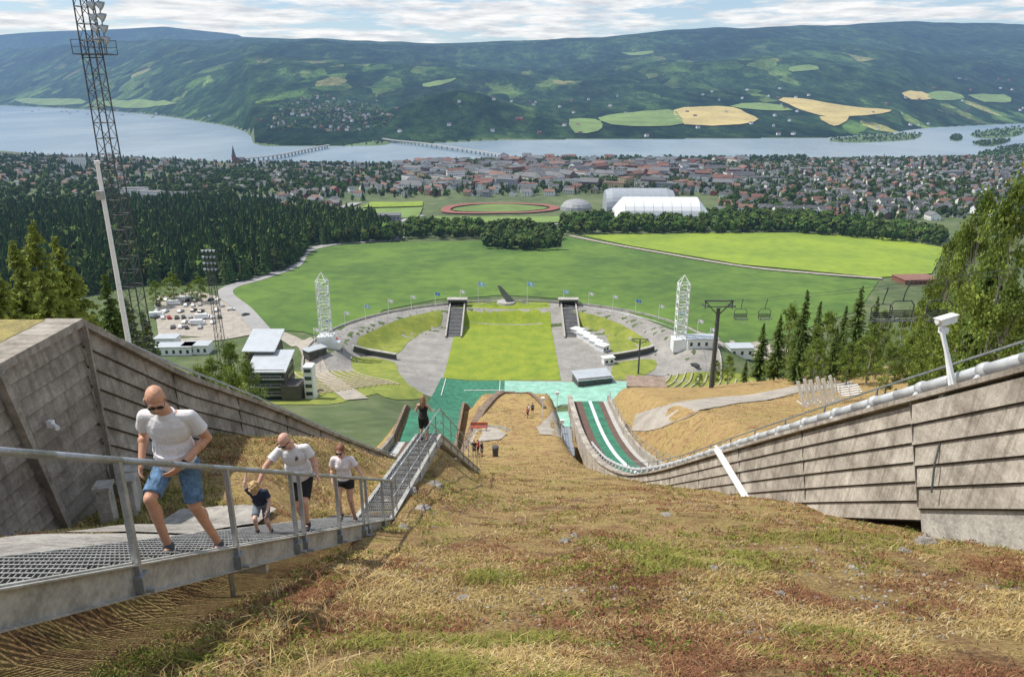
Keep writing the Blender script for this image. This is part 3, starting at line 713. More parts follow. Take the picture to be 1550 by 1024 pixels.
for pp in [[(1253,212),(1290,207),(1340,204),(1392,203),(1385,211),(1330,215),(1280,216)],[(1437,211),(1446,205),(1456,209),(1450,214)],[(1468,203),(1500,197),(1545,193),(1545,205),(1490,210)],[(1472,218),(1500,214),(1530,213),(1500,222)],[(1480,236),(1510,226),(1550,221),(1560,236)],[(384,214),(392,206),(420,209),(470,208),(580,212),(580,220),(470,221),(400,221)]]:
    q=smooth_pts([WZ(a,b,LAKE)[:2] for a,b in pp],5,True);cx=sum(k[0] for k in q)/len(q);cy=sum(k[1] for k in q)/len(q);mb=MB()
    vv=[(k[0],k[1],LAKE-.5) for k in q]+[(cx+(k[0]-cx)*.94,cy+(k[1]-cy)*.94,LAKE+1.6) for k in q];n=len(q)
    mb.add(vv,[(i,(i+1)%n,(i+1)%n+n,i+n) for i in range(n)]+[tuple(range(n,2*n))]);OB('island',mb,mIs,label='low wooded island in the lake',kind='structure')
    poly=[tuple(k) for k in q];X=[k[0] for k in q];Y=[k[1] for k in q]
    a=rng.uniform(min(X),max(X),900);b=rng.uniform(min(Y),max(Y),900);k=inpoly(a,b,poly);T=np.stack([a[k],b[k],np.full(k.sum(),LAKE+1.)],1)[:160]
    if len(T): mass('island_trees',T,lowdecid,6,11,'trees covering a lake island',1.2,(.75,.9,.75))
ac=scatter(60000,[(400,200),(430,160),(480,143),(560,160),(600,180),(560,205),(530,212),(440,205)],2700,5200)
a2=scatter(40000,[(385,219),(545,217),(545,222),(400,222)],2500,3000);mb=MB()
for (x,y,z) in np.concatenate([ac[:130],a2[:40]]): house(mb,x,y,z+1,8,12,5,random.uniform(0,3),random.choice([0,1,3,5,2]),random.choice([0,1,3]),False)
fs=scatter(60000,[(0,168),(200,166),(300,172),(640,150),(800,150),(1300,130),(1550,110),(1550,180),(1250,205),(850,208),(700,205)],2700,7000)
for (x,y,z) in fs[:110]: house(mb,x,y,z+1,10,14,6,random.uniform(0,3),random.choice([0,5,2]),random.choice([0,1]),False)
OB('far_shore_houses',mb,HM,label='tiny houses scattered over the far shore',kind='stuff')
mass('far_shore_trees',ac[130:600],lowdecid,10,18,'trees between houses on the far shore',1.3,(1.2,1.35,1.1))
print('town',time.time()-T0)
# ---------------------------------------------------------------- stadium things
mWt=M('white painted steel',(.78,.79,.80),.5,.06,.5);mSt=M('galvanised steel',(.40,.42,.44),.45,.25,5,metal=.5);mDk=M('dark steel',(.07,.08,.085),.6,.3,2)
mCo=M('stadium concrete',(.42,.40,.37),.9,.25,.6);mBk=M('painted dark opening',(.012,.012,.014),.9,.2,1)
def lattice(mb,b,h,w0,w1,n,r=.12,mi=0,rb=None):
    rb=rb or r*.55
    def cn(t,i):
        w=(w0*(1-t)+w1*t)/2;a=((-1,-1),(1,-1),(1,1),(-1,1))[i%4];return (b[0]+a[0]*w,b[1]+a[1]*w,b[2]+h*t)
    for i in range(4): mb.cyl(cn(0,i),cn(1,i),r,r,5,mi)
    for k in range(n):
        for i in range(4):
            t0,t1=k/n,(k+1)/n;A,B=(cn(t0,i),cn(t1,i+1)) if k%2 else (cn(t0,i+1),cn(t1,i))
            mb.cyl(A,B,rb,rb,4,mi);mb.cyl(cn(t1,i),cn(t1,i+1),rb,rb,4,mi)
for px,base,top in ((495,524,412),(1028,528,416)):
    b=G(px,base,DM);tz=WY(px-(6 if px<700 else -7),top,b[1])[2];h=tz-b[2]
    e=EM('lattice_tower',b,'white steel lattice tower with pointed top at stadium rim','tower','paired stadium towers')
    mb=MB();mb.box((b[0],b[1],b[2]+2.5),(7.,6.5,6),0,0);mb.box((b[0]+5,b[1]-1,b[2]+1.2),(3.4,4.4,3.4),0,0);OB('base',mb,mWt,e)
    mb=MB();lattice(mb,(b[0],b[1],b[2]+5),h-9,4.6,4.6,9,.22,0,.14)
    hw=2.3;zt=b[2]+h-4;ap=(b[0],b[1],b[2]+h)
    for a in ((-1,-1),(1,-1),(1,1),(-1,1)): mb.cyl((b[0]+a[0]*hw,b[1]+a[1]*hw,zt),ap,.24,.1,5)
    for k in range(8): mb.box((b[0],b[1]-2.4,b[2]+8+k*(h-14)/7.5),(4.0,.2,.7),0,0)
    OB('frame',mb,mWt,e)
def lamp_part(e,lx,ly,lz,R_):
    mb=MB();c=Vector((lx,ly,lz));d=Vector((.85,.25,-.5)).normalized()
    mb.cyl(c-d*R_*.7,c+d*R_*.6,R_*.45,R_,12);OB('lamp',mb,[mSt],e)
def floodmast(x,y,zb,zt,w0,w1,n,hw,lamps,r,label,rows):
    e=EM('floodlight_mast',(x,y,zb),label,'floodlight');mb=MB();lattice(mb,(x,y,zb),zt-zb,w0,w1,n,r);OB('frame',mb,mDk,e)
    mb=MB()
    for k in range(rows):
        zz=zt-.6-k*hw*.42;mb.beam((x-hw/2,y-.4,zz),(x+hw/2,y-.4,zz),.12,.12);mb.beam((x-hw/2,y+.4,zz),(x+hw/2,y+.4,zz),.12,.12);mb.box((x,y,zz-.1),(hw,.9,.05))
    for s in (-1,1): mb.beam((x+s*hw/2,y-.4,zt+.5),(x+s*hw/2,y-.4,zt-rows*hw*.42),.1,.1);mb.beam((x+s*hw/2,y+.4,zt+.5),(x+s*hw/2,y+.4,zt-rows*hw*.42),.1,.1)
    OB('platform',mb,mDk,e)
    for k in range(rows):
        for i in range(lamps): lamp_part(e,x-hw/2+hw*(i+.5)/lamps+.2,y-.9,zt-.2-k*hw*.42,hw*.12)
b=np.array([WY(331,500,265)[0],265,0]);b[2]=h1(b[0],b[1])
floodmast(b[0],b[1],b[2],WY(331,378,265)[2],3.0,1.8,16,5.4,4,.11,'grey lattice floodlight mast with lamp cluster beside the stadium',4)
x0=-38.0;y0=72.;zb0=h1(x0,y0);e=EM('floodlight_mast',(x0,y0,zb0),'tall dark lattice floodlight mast behind the concrete wall','floodlight')
mb=MB();lattice(mb,(x0,y0,zb0),129.5-zb0,1.75,1.15,34,.065,0,.032);OB('frame',mb,mDk,e)
mb=MB();mb.box((x0+.3,y0,122.7),(2.9,2.2,.08));
for s in (-1,1):
    for q in (-1.1,1.1):
        mb.beam((x0+.3+s*1.45,y0+q,122.7),(x0+.3+s*1.45,y0+q,123.9),.05,.05)
for q in (-1.1,1.1): mb.beam((x0-1.15,y0+q,123.9),(x0+1.75,y0+q,123.9),.05,.05);mb.beam((x0-1.15,y0+q,123.3),(x0+1.75,y0+q,123.3),.04,.04)
mb.beam((x0+1.0,y0-.5,122.7),(x0+1.0,y0-.5,128.5),.07,.07);mb.beam((x0+1.6,y0-.5,122.7),(x0+1.6,y0-.5,128.5),.07,.07)
OB('platform',mb,mDk,e)
for k in range(5):
    for i in range(2): lamp_part(e,x0+1.0+i*.75,y0-.7,123.9+k*.95,.42)
w=WY(196,525,30.);zb=h1(w[0],30.);zt=WY(143,248,30.)[2]
e=EM('lamp_post',(w[0],30.,zb),'tall white tapered post beside the concrete ramp','post');mb=MB();mb.cyl((w[0],30,zb-.3),(w[0],30,zt),.13,.075,12);mb.cyl((w[0],30,zt),(w[0],30,zt+.12),.11,.11,12);OB('pole',mb,mWt,e)
mb=MB();mb.box((w[0],29.8,zt-1.2),(.25,.2,.35));OB('junction_box',mb,mSt,e)
mb=MB();prev=None
for k in range(0,73):
    t=math.radians(-18+k*3);x=93*math.cos(t);y=318+77.5*math.sin(t);q=(x,y,h1(x,y)+.6)
    if prev: mb.beam(prev,q,.5,1.3)
    prev=q
OB('rim_wall',mb,mCo,label='low concrete wall curving round the stadium rim',cat='wall')
mb=MB();prev=None
for k in range(0,73):
    t=math.radians(-18+k*3);x=86*math.cos(t);y=318+71*math.sin(t);z=h1(x,y);q=(x,y,z+1.1)
    mb.cyl((x,y,z),(x,y,z+1.1),.07,.07,4)
    if prev: mb.cyl(prev,q,.06,.06,4)
    prev=q
OB('rim_railing',mb,mSt,label='thin steel railing along the stadium rim',cat='railing')
fc=[M('flag white',(.75,.75,.76),.7,.1,1),M('flag blue',(.12,.28,.62),.7,.1,1),M('flag pale blue',(.35,.55,.78),.7,.1,1)]
def flagpole(x,y,h,fi,fw,label,grp):
    z=h1(x,y);e=EM('flagpole',(x,y,z),label,'flagpole',grp);mb=MB();mb.cyl((x,y,z-.3),(x,y,z+h),.13,.08,6);OB('pole',mb,mWt,e)
    mb=MB();vv=[]
    for i in range(7):
        s=i/6
        for j in (0,1): vv.append((x+.1+fw*s,y+math.sin(s*7)*.15*fw,z+h-.1-j*fw*.62-.18*fw*s))
    mb.add(vv,[(2*i,2*i+1,2*i+3,2*i+2) for i in range(6)]);OB('flag',mb,fc[fi],e)
for i,t in enumerate([4,14,25,35,45,54,63,72,108,117,126,135,145,155,166,176]):
    a=math.radians(t);flagpole(91*math.cos(a),318+75.5*math.sin(a),8.5,[0,0,2,0,1][i%5],2.6,'white flagpole with small flag on stadium rim','flagpoles round the rim')
for px in (724,798):
    w=G(px,461,DM);flagpole(w[0],w[1],13,2,3.6,'tall flagpole with pale blue flag beside the cauldron','tall flagpoles')
w=G(766,459,DM);e=EM('torch_monument',w,'dark curved fin monument on a round base','monument')
mb=MB();mb.cyl((w[0],w[1],w[2]-1),(w[0],w[1],w[2]+1.2),5.5,5,20);OB('base',mb,mCo,e)
mb=MB();n=10;vv=[]
for i in range(n+1):
    s=i/n;xl=-1.5+1.5*(1-s)**2-3.2*s;wd=3.8*(1-s)**.7+1.3;z=w[2]+1.2+9*s
    for yy in (-.4,.4): vv+=[(w[0]+xl+.0,w[1]+yy,z),(w[0]+xl+wd,w[1]+yy,z)]
ff=[]
for i in range(n):
    a=i*4;ff+=[(a,a+1,a+5,a+4),(a+3,a+2,a+6,a+7),(a+1,a+3,a+7,a+5),(a+2,a,a+4,a+6)]
ff.append((n*4,n*4+1,n*4+3,n*4+2));mb.add(vv,ff);OB('fin',mb,M('grey steel plate',(.16,.17,.18),.5,.2,1),e)
for s in (-1,1):
    mb=MB();mb.beam((w[0]+s*15,w[1],w[2]-.3),(w[0]+s*5,w[1],w[2]+1.5),.5,.5);OB('ramp_wall',mb,mCo,e)
mSd=M('dark stair concrete',(.15,.15,.155),.9,.3,.5)
for s in (-1,1):
    x=-29.5 if s<0 else 30.5
    e=EM('stair_gate',(x,355,0),'dark stair gateway cut through the grass rim','stairs','stadium stair gateways');mb=MB()
    for k in range(22):
        y=356+k*1.25;mb.box((x,y,.17+k*.34/2),(7,1.25,.34+k*.34),0,0)
    OB('steps',mb,mSd,e)
    for q in (-1,1):
        mb=MB();mb.add([(x+q*3.9-.35,354,0),(x+q*3.9+.35,354,0),(x+q*3.9+.35,388,0),(x+q*3.9-.35,388,0),(x+q*3.9-.35,354,1.2),(x+q*3.9+.35,354,1.2),(x+q*3.9+.35,388,9.5),(x+q*3.9-.35,388,9.5)],[(0,1,5,4),(1,2,6,5),(2,3,7,6),(3,0,4,7),(4,5,6,7)],0);OB('side_wall',mb,mCo,e)
    mb=MB();mb.box((x,388,8.6),(10,3,4.5),0,0);mb.box((x,386.3,8.2),(6.5,.4,2.6),0,1);mb.box((x,387.8,11),(11,4.5,.5),0,2);OB('portal',mb,[mDk,mBk,mCo],e)  # solid black panel paints the darkness inside the portal opening
for pts,lab in (([(535,532),(556,537),(578,541),(600,545)],'dark curved retaining wall below the bank'),([(926,545),(950,541),(975,536),(990,531)],'dark curved retaining wall below the bank')):
    q=smooth_pts([G(a,b,DM) for a,b in pts],4);mb=MB()
    for a,b in zip(q[:-1],q[1:]): mb.beam((a[0],a[1],a[2]+1.2),(b[0],b[1],b[2]+1.2),.6,3.2,1);mb.beam((a[0],a[1],a[2]+3.0),(b[0],b[1],b[2]+3.0),1.6,.4,0)
    OB('retaining_wall',mb,[mCo,mDk],label=lab,cat='wall')
mSeat=M('timber terrace bench',(.40,.35,.24),.9,.25,.5)
def terraces(tr,side):
    mb=MB()
    for k in range(15):
        r=.80+.034*k;prev=None
        for t in np.linspace(*tr,22):
            a=math.radians(t);x=90*r*math.cos(a);y=318+75*r*math.sin(a)
            if y<225: prev=None;continue
            q=(x,y,h1(x,y)+.45)
            if prev: mb.beam(prev,q,.6,.6)
            prev=q
    return mb
drape('grass_bank',[(-104,300),(-68,300),(-54,272),(-48,250),(-60,225),(-85,225),(-114,260)],mBank,.2,3,'grass slope beneath the bench terraces')
drape('grass_bank',[(104,300),(68,300),(54,272),(48,250),(60,225),(85,225),(114,260)],mBank,.2,3,'grass slope beneath the bench terraces')
OB('spectator_terrace',terraces((196,232),-1),mSeat,label='curved rows of timber bench terraces on the grass bank',cat='grandstand')
OB('spectator_terrace',terraces((-52,-16),1),mSeat,label='curved rows of timber bench terraces on the grass bank',cat='grandstand')
mCl=M('dark timber cladding',(.09,.085,.08),.8,.3,1);mRf=M('pale metal roof',(.50,.53,.56),.4,.1,.3,metal=.2);mGs=M('dark blue glass',(.04,.06,.08),.1,.2,.2)
b=G(425,606,DM);e=EM('judges_tower',b,'dark stepped timber building with pale slanting roofs','building')
x,y,z=b
mb=MB();mb.box((x-4,y+6,z+4),(12,11,14),0,0);mb.box((x-9,y+15,z+5),(10,11,20),0,0);mb.box((x+4,y+2,z+2),(6,7,8),0,0);OB('wall',mb,mCl,e)
for k in range(4):
    mb=MB();mb.box((x-4,y+.4,z+.5+k*2.9),(10.5,.15,1.2),0,0);OB('window',mb,mGs,e)
    mb=MB();mb.box((x+2.1,y+7.6,z+1.5+k*2.9),(.15,8,1.2),0,0);OB('window',mb,mGs,e)
R_=Matrix.Rotation(.28,3,'X')
for c_,s_ in (((x-4,y+6,z+12.2),(13.5,13,.5)),((x-9,y+15.5,z+16.5),(11.5,14,.5))): 
    mb=MB();mb.box(c_,s_,R=R_);OB('roof',mb,mRf,e)
mb=MB();mb.box((x+9.5,y+4,z+4),(3.2,4,15),0,0)
for k in range(5): mb.box((x+9.5,y+1.9,z-1+k*2.8),(2.2,.3,1.2),0,1)
OB('stair_tower',mb,[mWt,mGs],e)
for k in range(4):
    mb=MB()
    for dx in (-9.5,-6,-2.5,1): mb.beam((x+dx,y-.9,z-.5+k*2.9),(x+dx,y-.9,z+.6+k*2.9),.12,.12)
    mb.beam((x-9.8,y-.9,z+.6+k*2.9),(x+1.5,y-.9,z+.6+k*2.9),.12,.12);mb.box((x-4,y-.4,z-.6+k*2.9),(12,1.1,.2));OB('balcony',mb,mSt,e)
def shed(b,w,l,h,yaw,m1,m2,name,label,cat='building',tilt=.0,grp=None):
    e=EM(name,b,label,cat,grp);mb=MB();mb.box((b[0],b[1],b[2]+h/2-.5),(w,l,h+1),yaw);
    OB('wall',mb,m1,e);mb=MB();mb.box((b[0],b[1],b[2]+h+.25),(w+.8,l+.8,.35),R=Matrix.Rotation(yaw,3,'Z')@Matrix.Rotation(tilt,3,'X'));OB('roof',mb,m2,e)
    c,s=math.cos(yaw),math.sin(yaw)
    for k in range(max(2,int(w/3))):
        mb=MB();t=-w/2+(k+.5)*w/max(2,int(w/3));ly=-l/2-.03;mb.box((b[0]+t*c-ly*s,b[1]+t*s+ly*c,b[2]+h*.5),(1.2,.1,h*.4),yaw);OB('window',mb,mGs,e)
shed(GZ(896,580,0),15,8,3.6,.25,mCl,mRf,'ticket_building','low dark pavilion with pale metal roof beside apron',tilt=.15)
shed(GZ(977,590,2),15,9,3.5,-.1,mCl,M('brown weathered roof',(.30,.22,.17),.9,.3,.4),'storage_building','low building with brown weathered roof by terraces',tilt=.1)
shed(GZ(920,550,0),5,3,3,.3,mWt,mWt,'kiosk','small white kiosk on the asphalt')
for i,(px,py) in enumerate([(874,503),(883,509),(893,515),(902,521),(911,527)]): shed(GZ(px,py,1),4.0,5.4,2.8,.75,mWt,mWt,'tent','white event tent beside the grass bank','tent',grp='row of white tents')
for px,py,w_ in [(268,535,16),(300,533,12),(255,522,10),(1058,545,14),(1118,545,11)]: shed(GZ(px,py,0),w_,7,4.2,.05,mWt,mRf,'service_building','white flat service building on the gravel yard','building',grp='white service buildings')
shed(GZ(478,548,3),9,5,3.5,.8,mCl,mRf,'kiosk','dark kiosk with metal roof on rim road')
shed(GZ(1386,422,0),24,15,3,.1,M('brown red cladding',(.22,.10,.075),.9,.2,1),M('brown red roof',(.24,.125,.10),.9,.2,.3),'barn','low barn with brown-red roof at field edge')
CC=[('white',(.7,.7,.7)),('silver',(.4,.41,.42)),('dark grey',(.06,.065,.07)),('blue',(.05,.10,.25)),('red',(.35,.03,.03))]
mTy=M('tyre rubber',(.02,.02,.02),.9,.1,5)
ct=[]
for nm,c in CC:
    m_=M('car paint '+nm,c,.3,.04,1);mb=MB()
    pr=[(-2.15,.35),(-2.2,.85),(-1.9,1.0),(-1.35,1.42),(.4,1.45),(1.15,1.0),(2.05,.88),(2.2,.6),(2.15,.35)]
    n=len(pr);vv=[(a,-.88+.0*b,b) for a,b in pr]+[(a,.88,b) for a,b in pr]
    vv=[(a,yy*(.82 if b>1.2 else 1),b) for a,yy,b in vv]
    mb.add(vv,[(i,(i+1)%n,(i+1)%n+n,i+n) for i in range(n)]+[tuple(range(n-1,-1,-1)),tuple(range(n,2*n))],0)
    mb.box((-.45,0,1.2),(1.5,1.66,.32),0,1,taper=.94);mb.add([(.5,-.68,1.42),(.5,.68,1.42),(1.13,.8,1.04),(1.13,-.8,1.04)],[(0,3,2,1)],1)
    for a in (-1.35,1.35):
        for s in (-.8,.8): mb.cyl((a,s-.1,.33),(a,s+.1,.33),.33,.33,10,2)
    me_=bpy.data.meshes.new('parked_car');me_.from_pydata(mb.v,[],mb.f);[me_.materials.append(q) for q in (m_,mGs,mTy)];me_.polygons.foreach_set('material_index',mb.m);me_.update();ct.append((nm,me_))
def car(px,py,yaw,ci,grp,sc_=1.):
    b=G(px,py,DM);o=bpy.data.objects.new('parked_car',ct[ci][1]);COL.objects.link(o);o.location=(b[0],b[1],b[2]+.3);o.rotation_euler=(0,0,yaw);o.scale=(sc_,)*3
    meta(o,ct[ci][0]+' car parked on the gravel lot','car',grp)
for r,(py,x1,x2) in enumerate([(456,242,330),(463,240,345),(472,238,350),(482,236,352),(490,250,362),(497,262,330)]):
    x=x1
    while x<x2:
        if random.random()<.72: car(x,py+random.uniform(-1,1),1.57+random.uniform(-.15,.15)+(.4 if r%2 else 0),random.choices(range(5),[5,3,4,1,1])[0],'cars in the parking lot',1.1)
        x+=random.uniform(9,13)
for px,py in [(350,470),(372,478),(1150,538),(1172,541),(1052,555),(476,532),(506,516),(740,318),(905,338)]: car(px,py,random.uniform(0,3),random.randrange(5),'cars in the parking lot')
for px,py in [(275,456),(262,462),(292,455),(305,483),(298,492),(236,480)]:
    b=G(px,py,DM);mb=MB();mb.box((b[0],b[1],b[2]+1.9),(6.4,2.3,2.4),.2,0,taper=.95);mb.box((b[0]+3.6,b[1]+.7,b[2]+1.4),(1.4,2.1,1.4),.2,0,taper=.85);mb.box((b[0]+3.9,b[1]+.76,b[2]+1.8),(1.1,1.7,.5),.2,1)
    for a in (-2,2.6):
        for s in (-1,1): mb.cyl((b[0]+a,b[1]+s*1.05+a*.2,b[2]+.65),(b[0]+a,b[1]+s*1.25+a*.2,b[2]+.65),.38,.38,10,2)
    OB('camper_van',mb,[mWt,mGs,mTy],origin=b,label='white camper van on the gravel lot',cat='van',group='camper vans')
print('stadium',time.time()-T0)
# ---------------------------------------------------------------- inruns
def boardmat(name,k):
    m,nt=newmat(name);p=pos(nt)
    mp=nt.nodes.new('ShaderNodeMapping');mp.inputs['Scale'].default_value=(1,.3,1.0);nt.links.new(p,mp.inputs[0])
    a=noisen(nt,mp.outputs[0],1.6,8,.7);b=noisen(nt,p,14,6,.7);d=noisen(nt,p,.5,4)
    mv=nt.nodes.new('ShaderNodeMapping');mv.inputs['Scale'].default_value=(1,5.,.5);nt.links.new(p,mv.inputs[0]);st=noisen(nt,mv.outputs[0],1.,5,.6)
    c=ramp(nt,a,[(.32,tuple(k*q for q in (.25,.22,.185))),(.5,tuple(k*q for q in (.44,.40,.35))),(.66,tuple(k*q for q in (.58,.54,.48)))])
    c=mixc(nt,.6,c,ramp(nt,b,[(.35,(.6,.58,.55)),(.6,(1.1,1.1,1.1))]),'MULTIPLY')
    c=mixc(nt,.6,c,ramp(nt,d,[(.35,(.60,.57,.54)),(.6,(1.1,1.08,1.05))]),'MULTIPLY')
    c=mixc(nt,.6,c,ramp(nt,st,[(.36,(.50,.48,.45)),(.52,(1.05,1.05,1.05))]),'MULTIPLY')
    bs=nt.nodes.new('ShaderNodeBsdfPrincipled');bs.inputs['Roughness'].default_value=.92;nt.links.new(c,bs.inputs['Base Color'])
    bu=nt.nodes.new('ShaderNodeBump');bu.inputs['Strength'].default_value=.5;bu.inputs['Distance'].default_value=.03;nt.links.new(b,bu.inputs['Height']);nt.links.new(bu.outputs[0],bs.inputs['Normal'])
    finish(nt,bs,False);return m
mBd=boardmat('weathered board concrete',1.);mBdL=boardmat('shaded board concrete',.74)  # left wall gets a darker copy, its shade put into the colour
mPC=M('plain concrete',(.44,.415,.375),.9,.35,1.2,bump=.3,bscale=12)
mDkG=M('painted lap shade and seams',(.09,.08,.07),.95,.35,3)  # dark strips: lap shadow painted under each board course, also the vertical seams
ry=[-14,5,14.5,19.4,28,40.1,50,58,68,79,88,95,101,108];rz=[11.2,-.35,-6.15,-9.14,-14.5,-22.1,-27.9,-31.9,-36.4,-40.4,-42.9,-44.3,-45.2,-46.1]
from numpy import interp as NI
def smi(y,a,b): return float(np.mean([NI(y+d,a,b) for d in (-3,-1.5,0,1.5,3)])) if y>8 else float(NI(y,a,b))
Rt=lambda y:C+(smi(y,ry,rz) if y<105 else smi(105,ry,rz)-.13*(y-105))
ly=[-14,14.4,18.5,24.8,33.3,49,60,70,78,86];lz=[-4.5,-4.5,-7.3,-11,-16.3,-25.8,-32.2,-37,-40,-42]
Lt=lambda y:C+(float(NI(y,ly,lz)) if y<22 else float(np.mean([NI(y+d,ly,lz) for d in(-2,0,2)])) if y<84 else float(NI(y,ly,lz)))
def sweep(mb,prof,yy,zf,x0,mi=0,close=True,skew=0.):
    n=len(prof);vv=[];ff=[]
    for y in yy:
        z=zf(y)
        for a,b in prof: vv.append((x0+a,y+b*skew,z+b))
    for i in range(len(yy)-1):
        for k in range(n if close else n-1):
            j=(k+1)%n;ff.append((i*n+k,(i+1)*n+k,(i+1)*n+j,i*n+j))
    if close: ff.append(tuple(range(n-1,-1,-1)));ff.append(tuple(range((len(yy)-1)*n,len(yy)*n)))
    mb.add(vv,ff,mi)
def boards(mb,x0,sg,yy,zf,ncourse,hc,t0=0,skew=0.):
    for k in range(ncourse):
        zt=-t0-k*hc
        sweep(mb,[(sg*.02,zt),(sg*.16,zt-.028),(sg*.215,zt-hc+.0),(sg*.02,zt-hc)],yy,zf,x0,0,True,skew)
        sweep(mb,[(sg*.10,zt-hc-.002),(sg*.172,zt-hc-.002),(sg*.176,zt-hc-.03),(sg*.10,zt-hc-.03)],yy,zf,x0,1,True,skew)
def seams(mb,x0,sg,yl,zf,hgt,skew):
    for y in yl:
        z=zf(y);mb.beam((x0+sg*.185,y,z-.1),(x0+sg*.205,y-hgt*skew,z-hgt),.022,.03,1,up=(1,0,0))
e=EM('ski_jump_inrun',(12,50,90),'curved concrete ski jump inrun with green striped track','ski jump','ski jump inruns')
YR=[-4+i*1.0 for i in range(113)]
mb=MB();Y1=[15.05]+[y for y in YR if y>=16];Y0=[y for y in YR if y<15]+[15.0]
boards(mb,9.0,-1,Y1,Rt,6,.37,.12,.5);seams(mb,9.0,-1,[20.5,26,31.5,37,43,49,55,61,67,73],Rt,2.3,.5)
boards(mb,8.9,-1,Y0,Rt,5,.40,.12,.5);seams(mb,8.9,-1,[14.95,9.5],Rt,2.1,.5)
sweep(mb,[(-.02,0),(.35,0),(.35,-2.35),(-.02,-2.35)],YR,Rt,9.0,0)
sweep(mb,[(-.30,.0),(.45,.0),(.45,-.12),(-.30,-.12)],YR,lambda y:Rt(y)+.03,9.0,0)
sweep(mb,[(0,0),(.35,0),(.35,-2.3),(0,-2.3)],YR,Rt,15.0,0)
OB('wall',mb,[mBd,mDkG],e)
mb=MB();sweep(mb,[(-.14,-2.12),(.2,-2.12),(.2,-3.9),(-.14,-3.9)],Y0,Rt,8.9,0,True,.5);OB('foundation',mb,mPC,e)
for y in range(18,108,6):
    mb=MB();mb.box((9.3,y,(Rt(y)-2.3+h1(9.3,y))/2-.6),(.35,.4,max(.3,Rt(y)-2.3-h1(9.3,y)+1.4)));OB('pillar',mb,mPC,e)
mb=MB()
def strip(a,b,off,mi,zf,yy,x0):
    vv=[];ff=[]
    for y in yy:
        z=zf(y)+off;vv+=[(x0+a,y,z),(x0+b,y,z)]
    for i in range(len(yy)-1): ff.append((2*i,2*i+1,2*i+3,2*i+2))
    mb.add(vv,ff,mi)
mTr=[M('track concrete',(.45,.45,.43),.8,.15,1),M('track brown timber',(.14,.085,.065),.9,.3,1.5),mPlas,M('track white ceramic',(.68,.72,.72),.5,.08,.5)]
for a,b,off,mi in [(.35,6,-1.05,0),(.7,2.0,-1.03,1),(2.0,4.6,-1.02,2),(3.05,3.55,-1.0,3),(4.6,5.4,-1.03,1)]: strip(a,b,off,mi,Rt,YR,9.0)
OB('track',mb,mTr,e)
mb=MB();sweep(mb,[(.4,-1.2),(6,-1.2),(6,-1.6),(.4,-1.6)],YR,Rt,9.0);mb.box((12.1,107.9,Rt(107.9)-2.3),(6.2,.5,2.2));OB('deck',mb,mPC,e)
mPi=M('painted pipe',(.50,.52,.54),.4,.15,3)
def pipe(mb,x,off,zf,yy,r,n=10): mb.path([(x,y,zf(y)+off) for y in yy],r,n)
mb=MB();pipe(mb,9.55,.42,Rt,[y for y in YR if y<=80],.12)
for y in range(0,80,2): mb.beam((9.3,y,Rt(y)),(9.5,y,Rt(y)+.33),.09,.12);mb.cyl((9.55,y-.09,Rt(y-.09)+.42),(9.55,y+.09,Rt(y+.09)+.42),.155,.155,10)
OB('pipe',mb,mPi,e,smooth=True)
mb=MB()
for xo,rr in ((10.1,.6),(10.1,1.0)): pipe(mb,xo,rr,Rt,[y for y in YR if -4<y<60][::3],.03,5)
for y in range(-2,60,3): mb.cyl((10.1,y,Rt(y)-.9),(10.1,y,Rt(y)+1.0),.035,.035,5)
OB('railing',mb,mSt,e)
mb=MB()
for xo,rr in ((15.2,.5),(15.2,1.0)): pipe(mb,xo,rr,Rt,[y for y in YR if y>-4][::3]+[107],.03,5)
for y in range(-2,107,3): mb.cyl((15.2,y,Rt(y)-.2),(15.2,y,Rt(y)+1.0),.035,.035,5)
OB('railing',mb,mSt,e)
e=EM('ski_jump_inrun',(-12,50,90),'tall board-clad concrete inrun wall with mossy platform','ski jump','ski jump inruns')
YL=[14.4+i*.9 for i in range(80)];YL=[y for y in YL if y<86.4]
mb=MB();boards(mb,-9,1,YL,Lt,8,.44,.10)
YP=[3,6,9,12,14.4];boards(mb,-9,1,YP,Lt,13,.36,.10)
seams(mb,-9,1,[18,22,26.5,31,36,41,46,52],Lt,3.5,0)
sweep(mb,[(.3,.04),(-.45,.04),(-.45,-.12),(.3,-.12)],YL,Lt,-9,0)
sweep(mb,[(.3,.04),(-.45,.04),(-.45,-.12),(.3,-.12)],YP,Lt,-9,0)
sweep(mb,[(.0,0),(-.4,0),(-.4,-4.2),(0,-4.2)],YP+YL[1:],Lt,-9,0)
sweep(mb,[(.0,0),(-.4,0),(-.4,-3.2),(0,-3.2)],YP+YL[1:],Lt,-15,0)
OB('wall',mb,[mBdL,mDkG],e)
for a_,b_,w_,h_ in (((-8.68,11.7,115.4),(-8.68,12.9,110.4),.12,.14),((-8.70,14.4,115.4),(-8.70,14.4,110.4),.06,.10)):
    mb=MB();mb.beam(a_,b_,w_,h_,0,up=(1,0,0));OB('batten',mb,mBdL,e)
mb=MB();mb.box((-12.2,8,115.45),(5.6,12.6,.2));OB('platform',mb,M('mossy roof',(.38,.31,.10),.95,col2=(.17,.15,.07),scale=2.5,bump=.6),e)
mb=MB()
for a,b,off,mi in [(-5.6,-.4,-1.05,0),(-4.6,-3.6,-1.03,1),(-3.6,-1.2,-1.02,2),(-2.6,-2.2,-1.0,3)]: strip(a,b,off,mi,Lt,YL,-9.0)
OB('track',mb,mTr,e)
mb=MB();sweep(mb,[(-5.6,-1.2),(-.4,-1.2),(-.4,-1.6),(-5.6,-1.6)],YL,Lt,-9);OB('deck',mb,mPC,e)
mb=MB()
for rr in (.25,.5): pipe(mb,-9.5,rr,Lt,[y for y in YL if y>17][::3],.035,5)
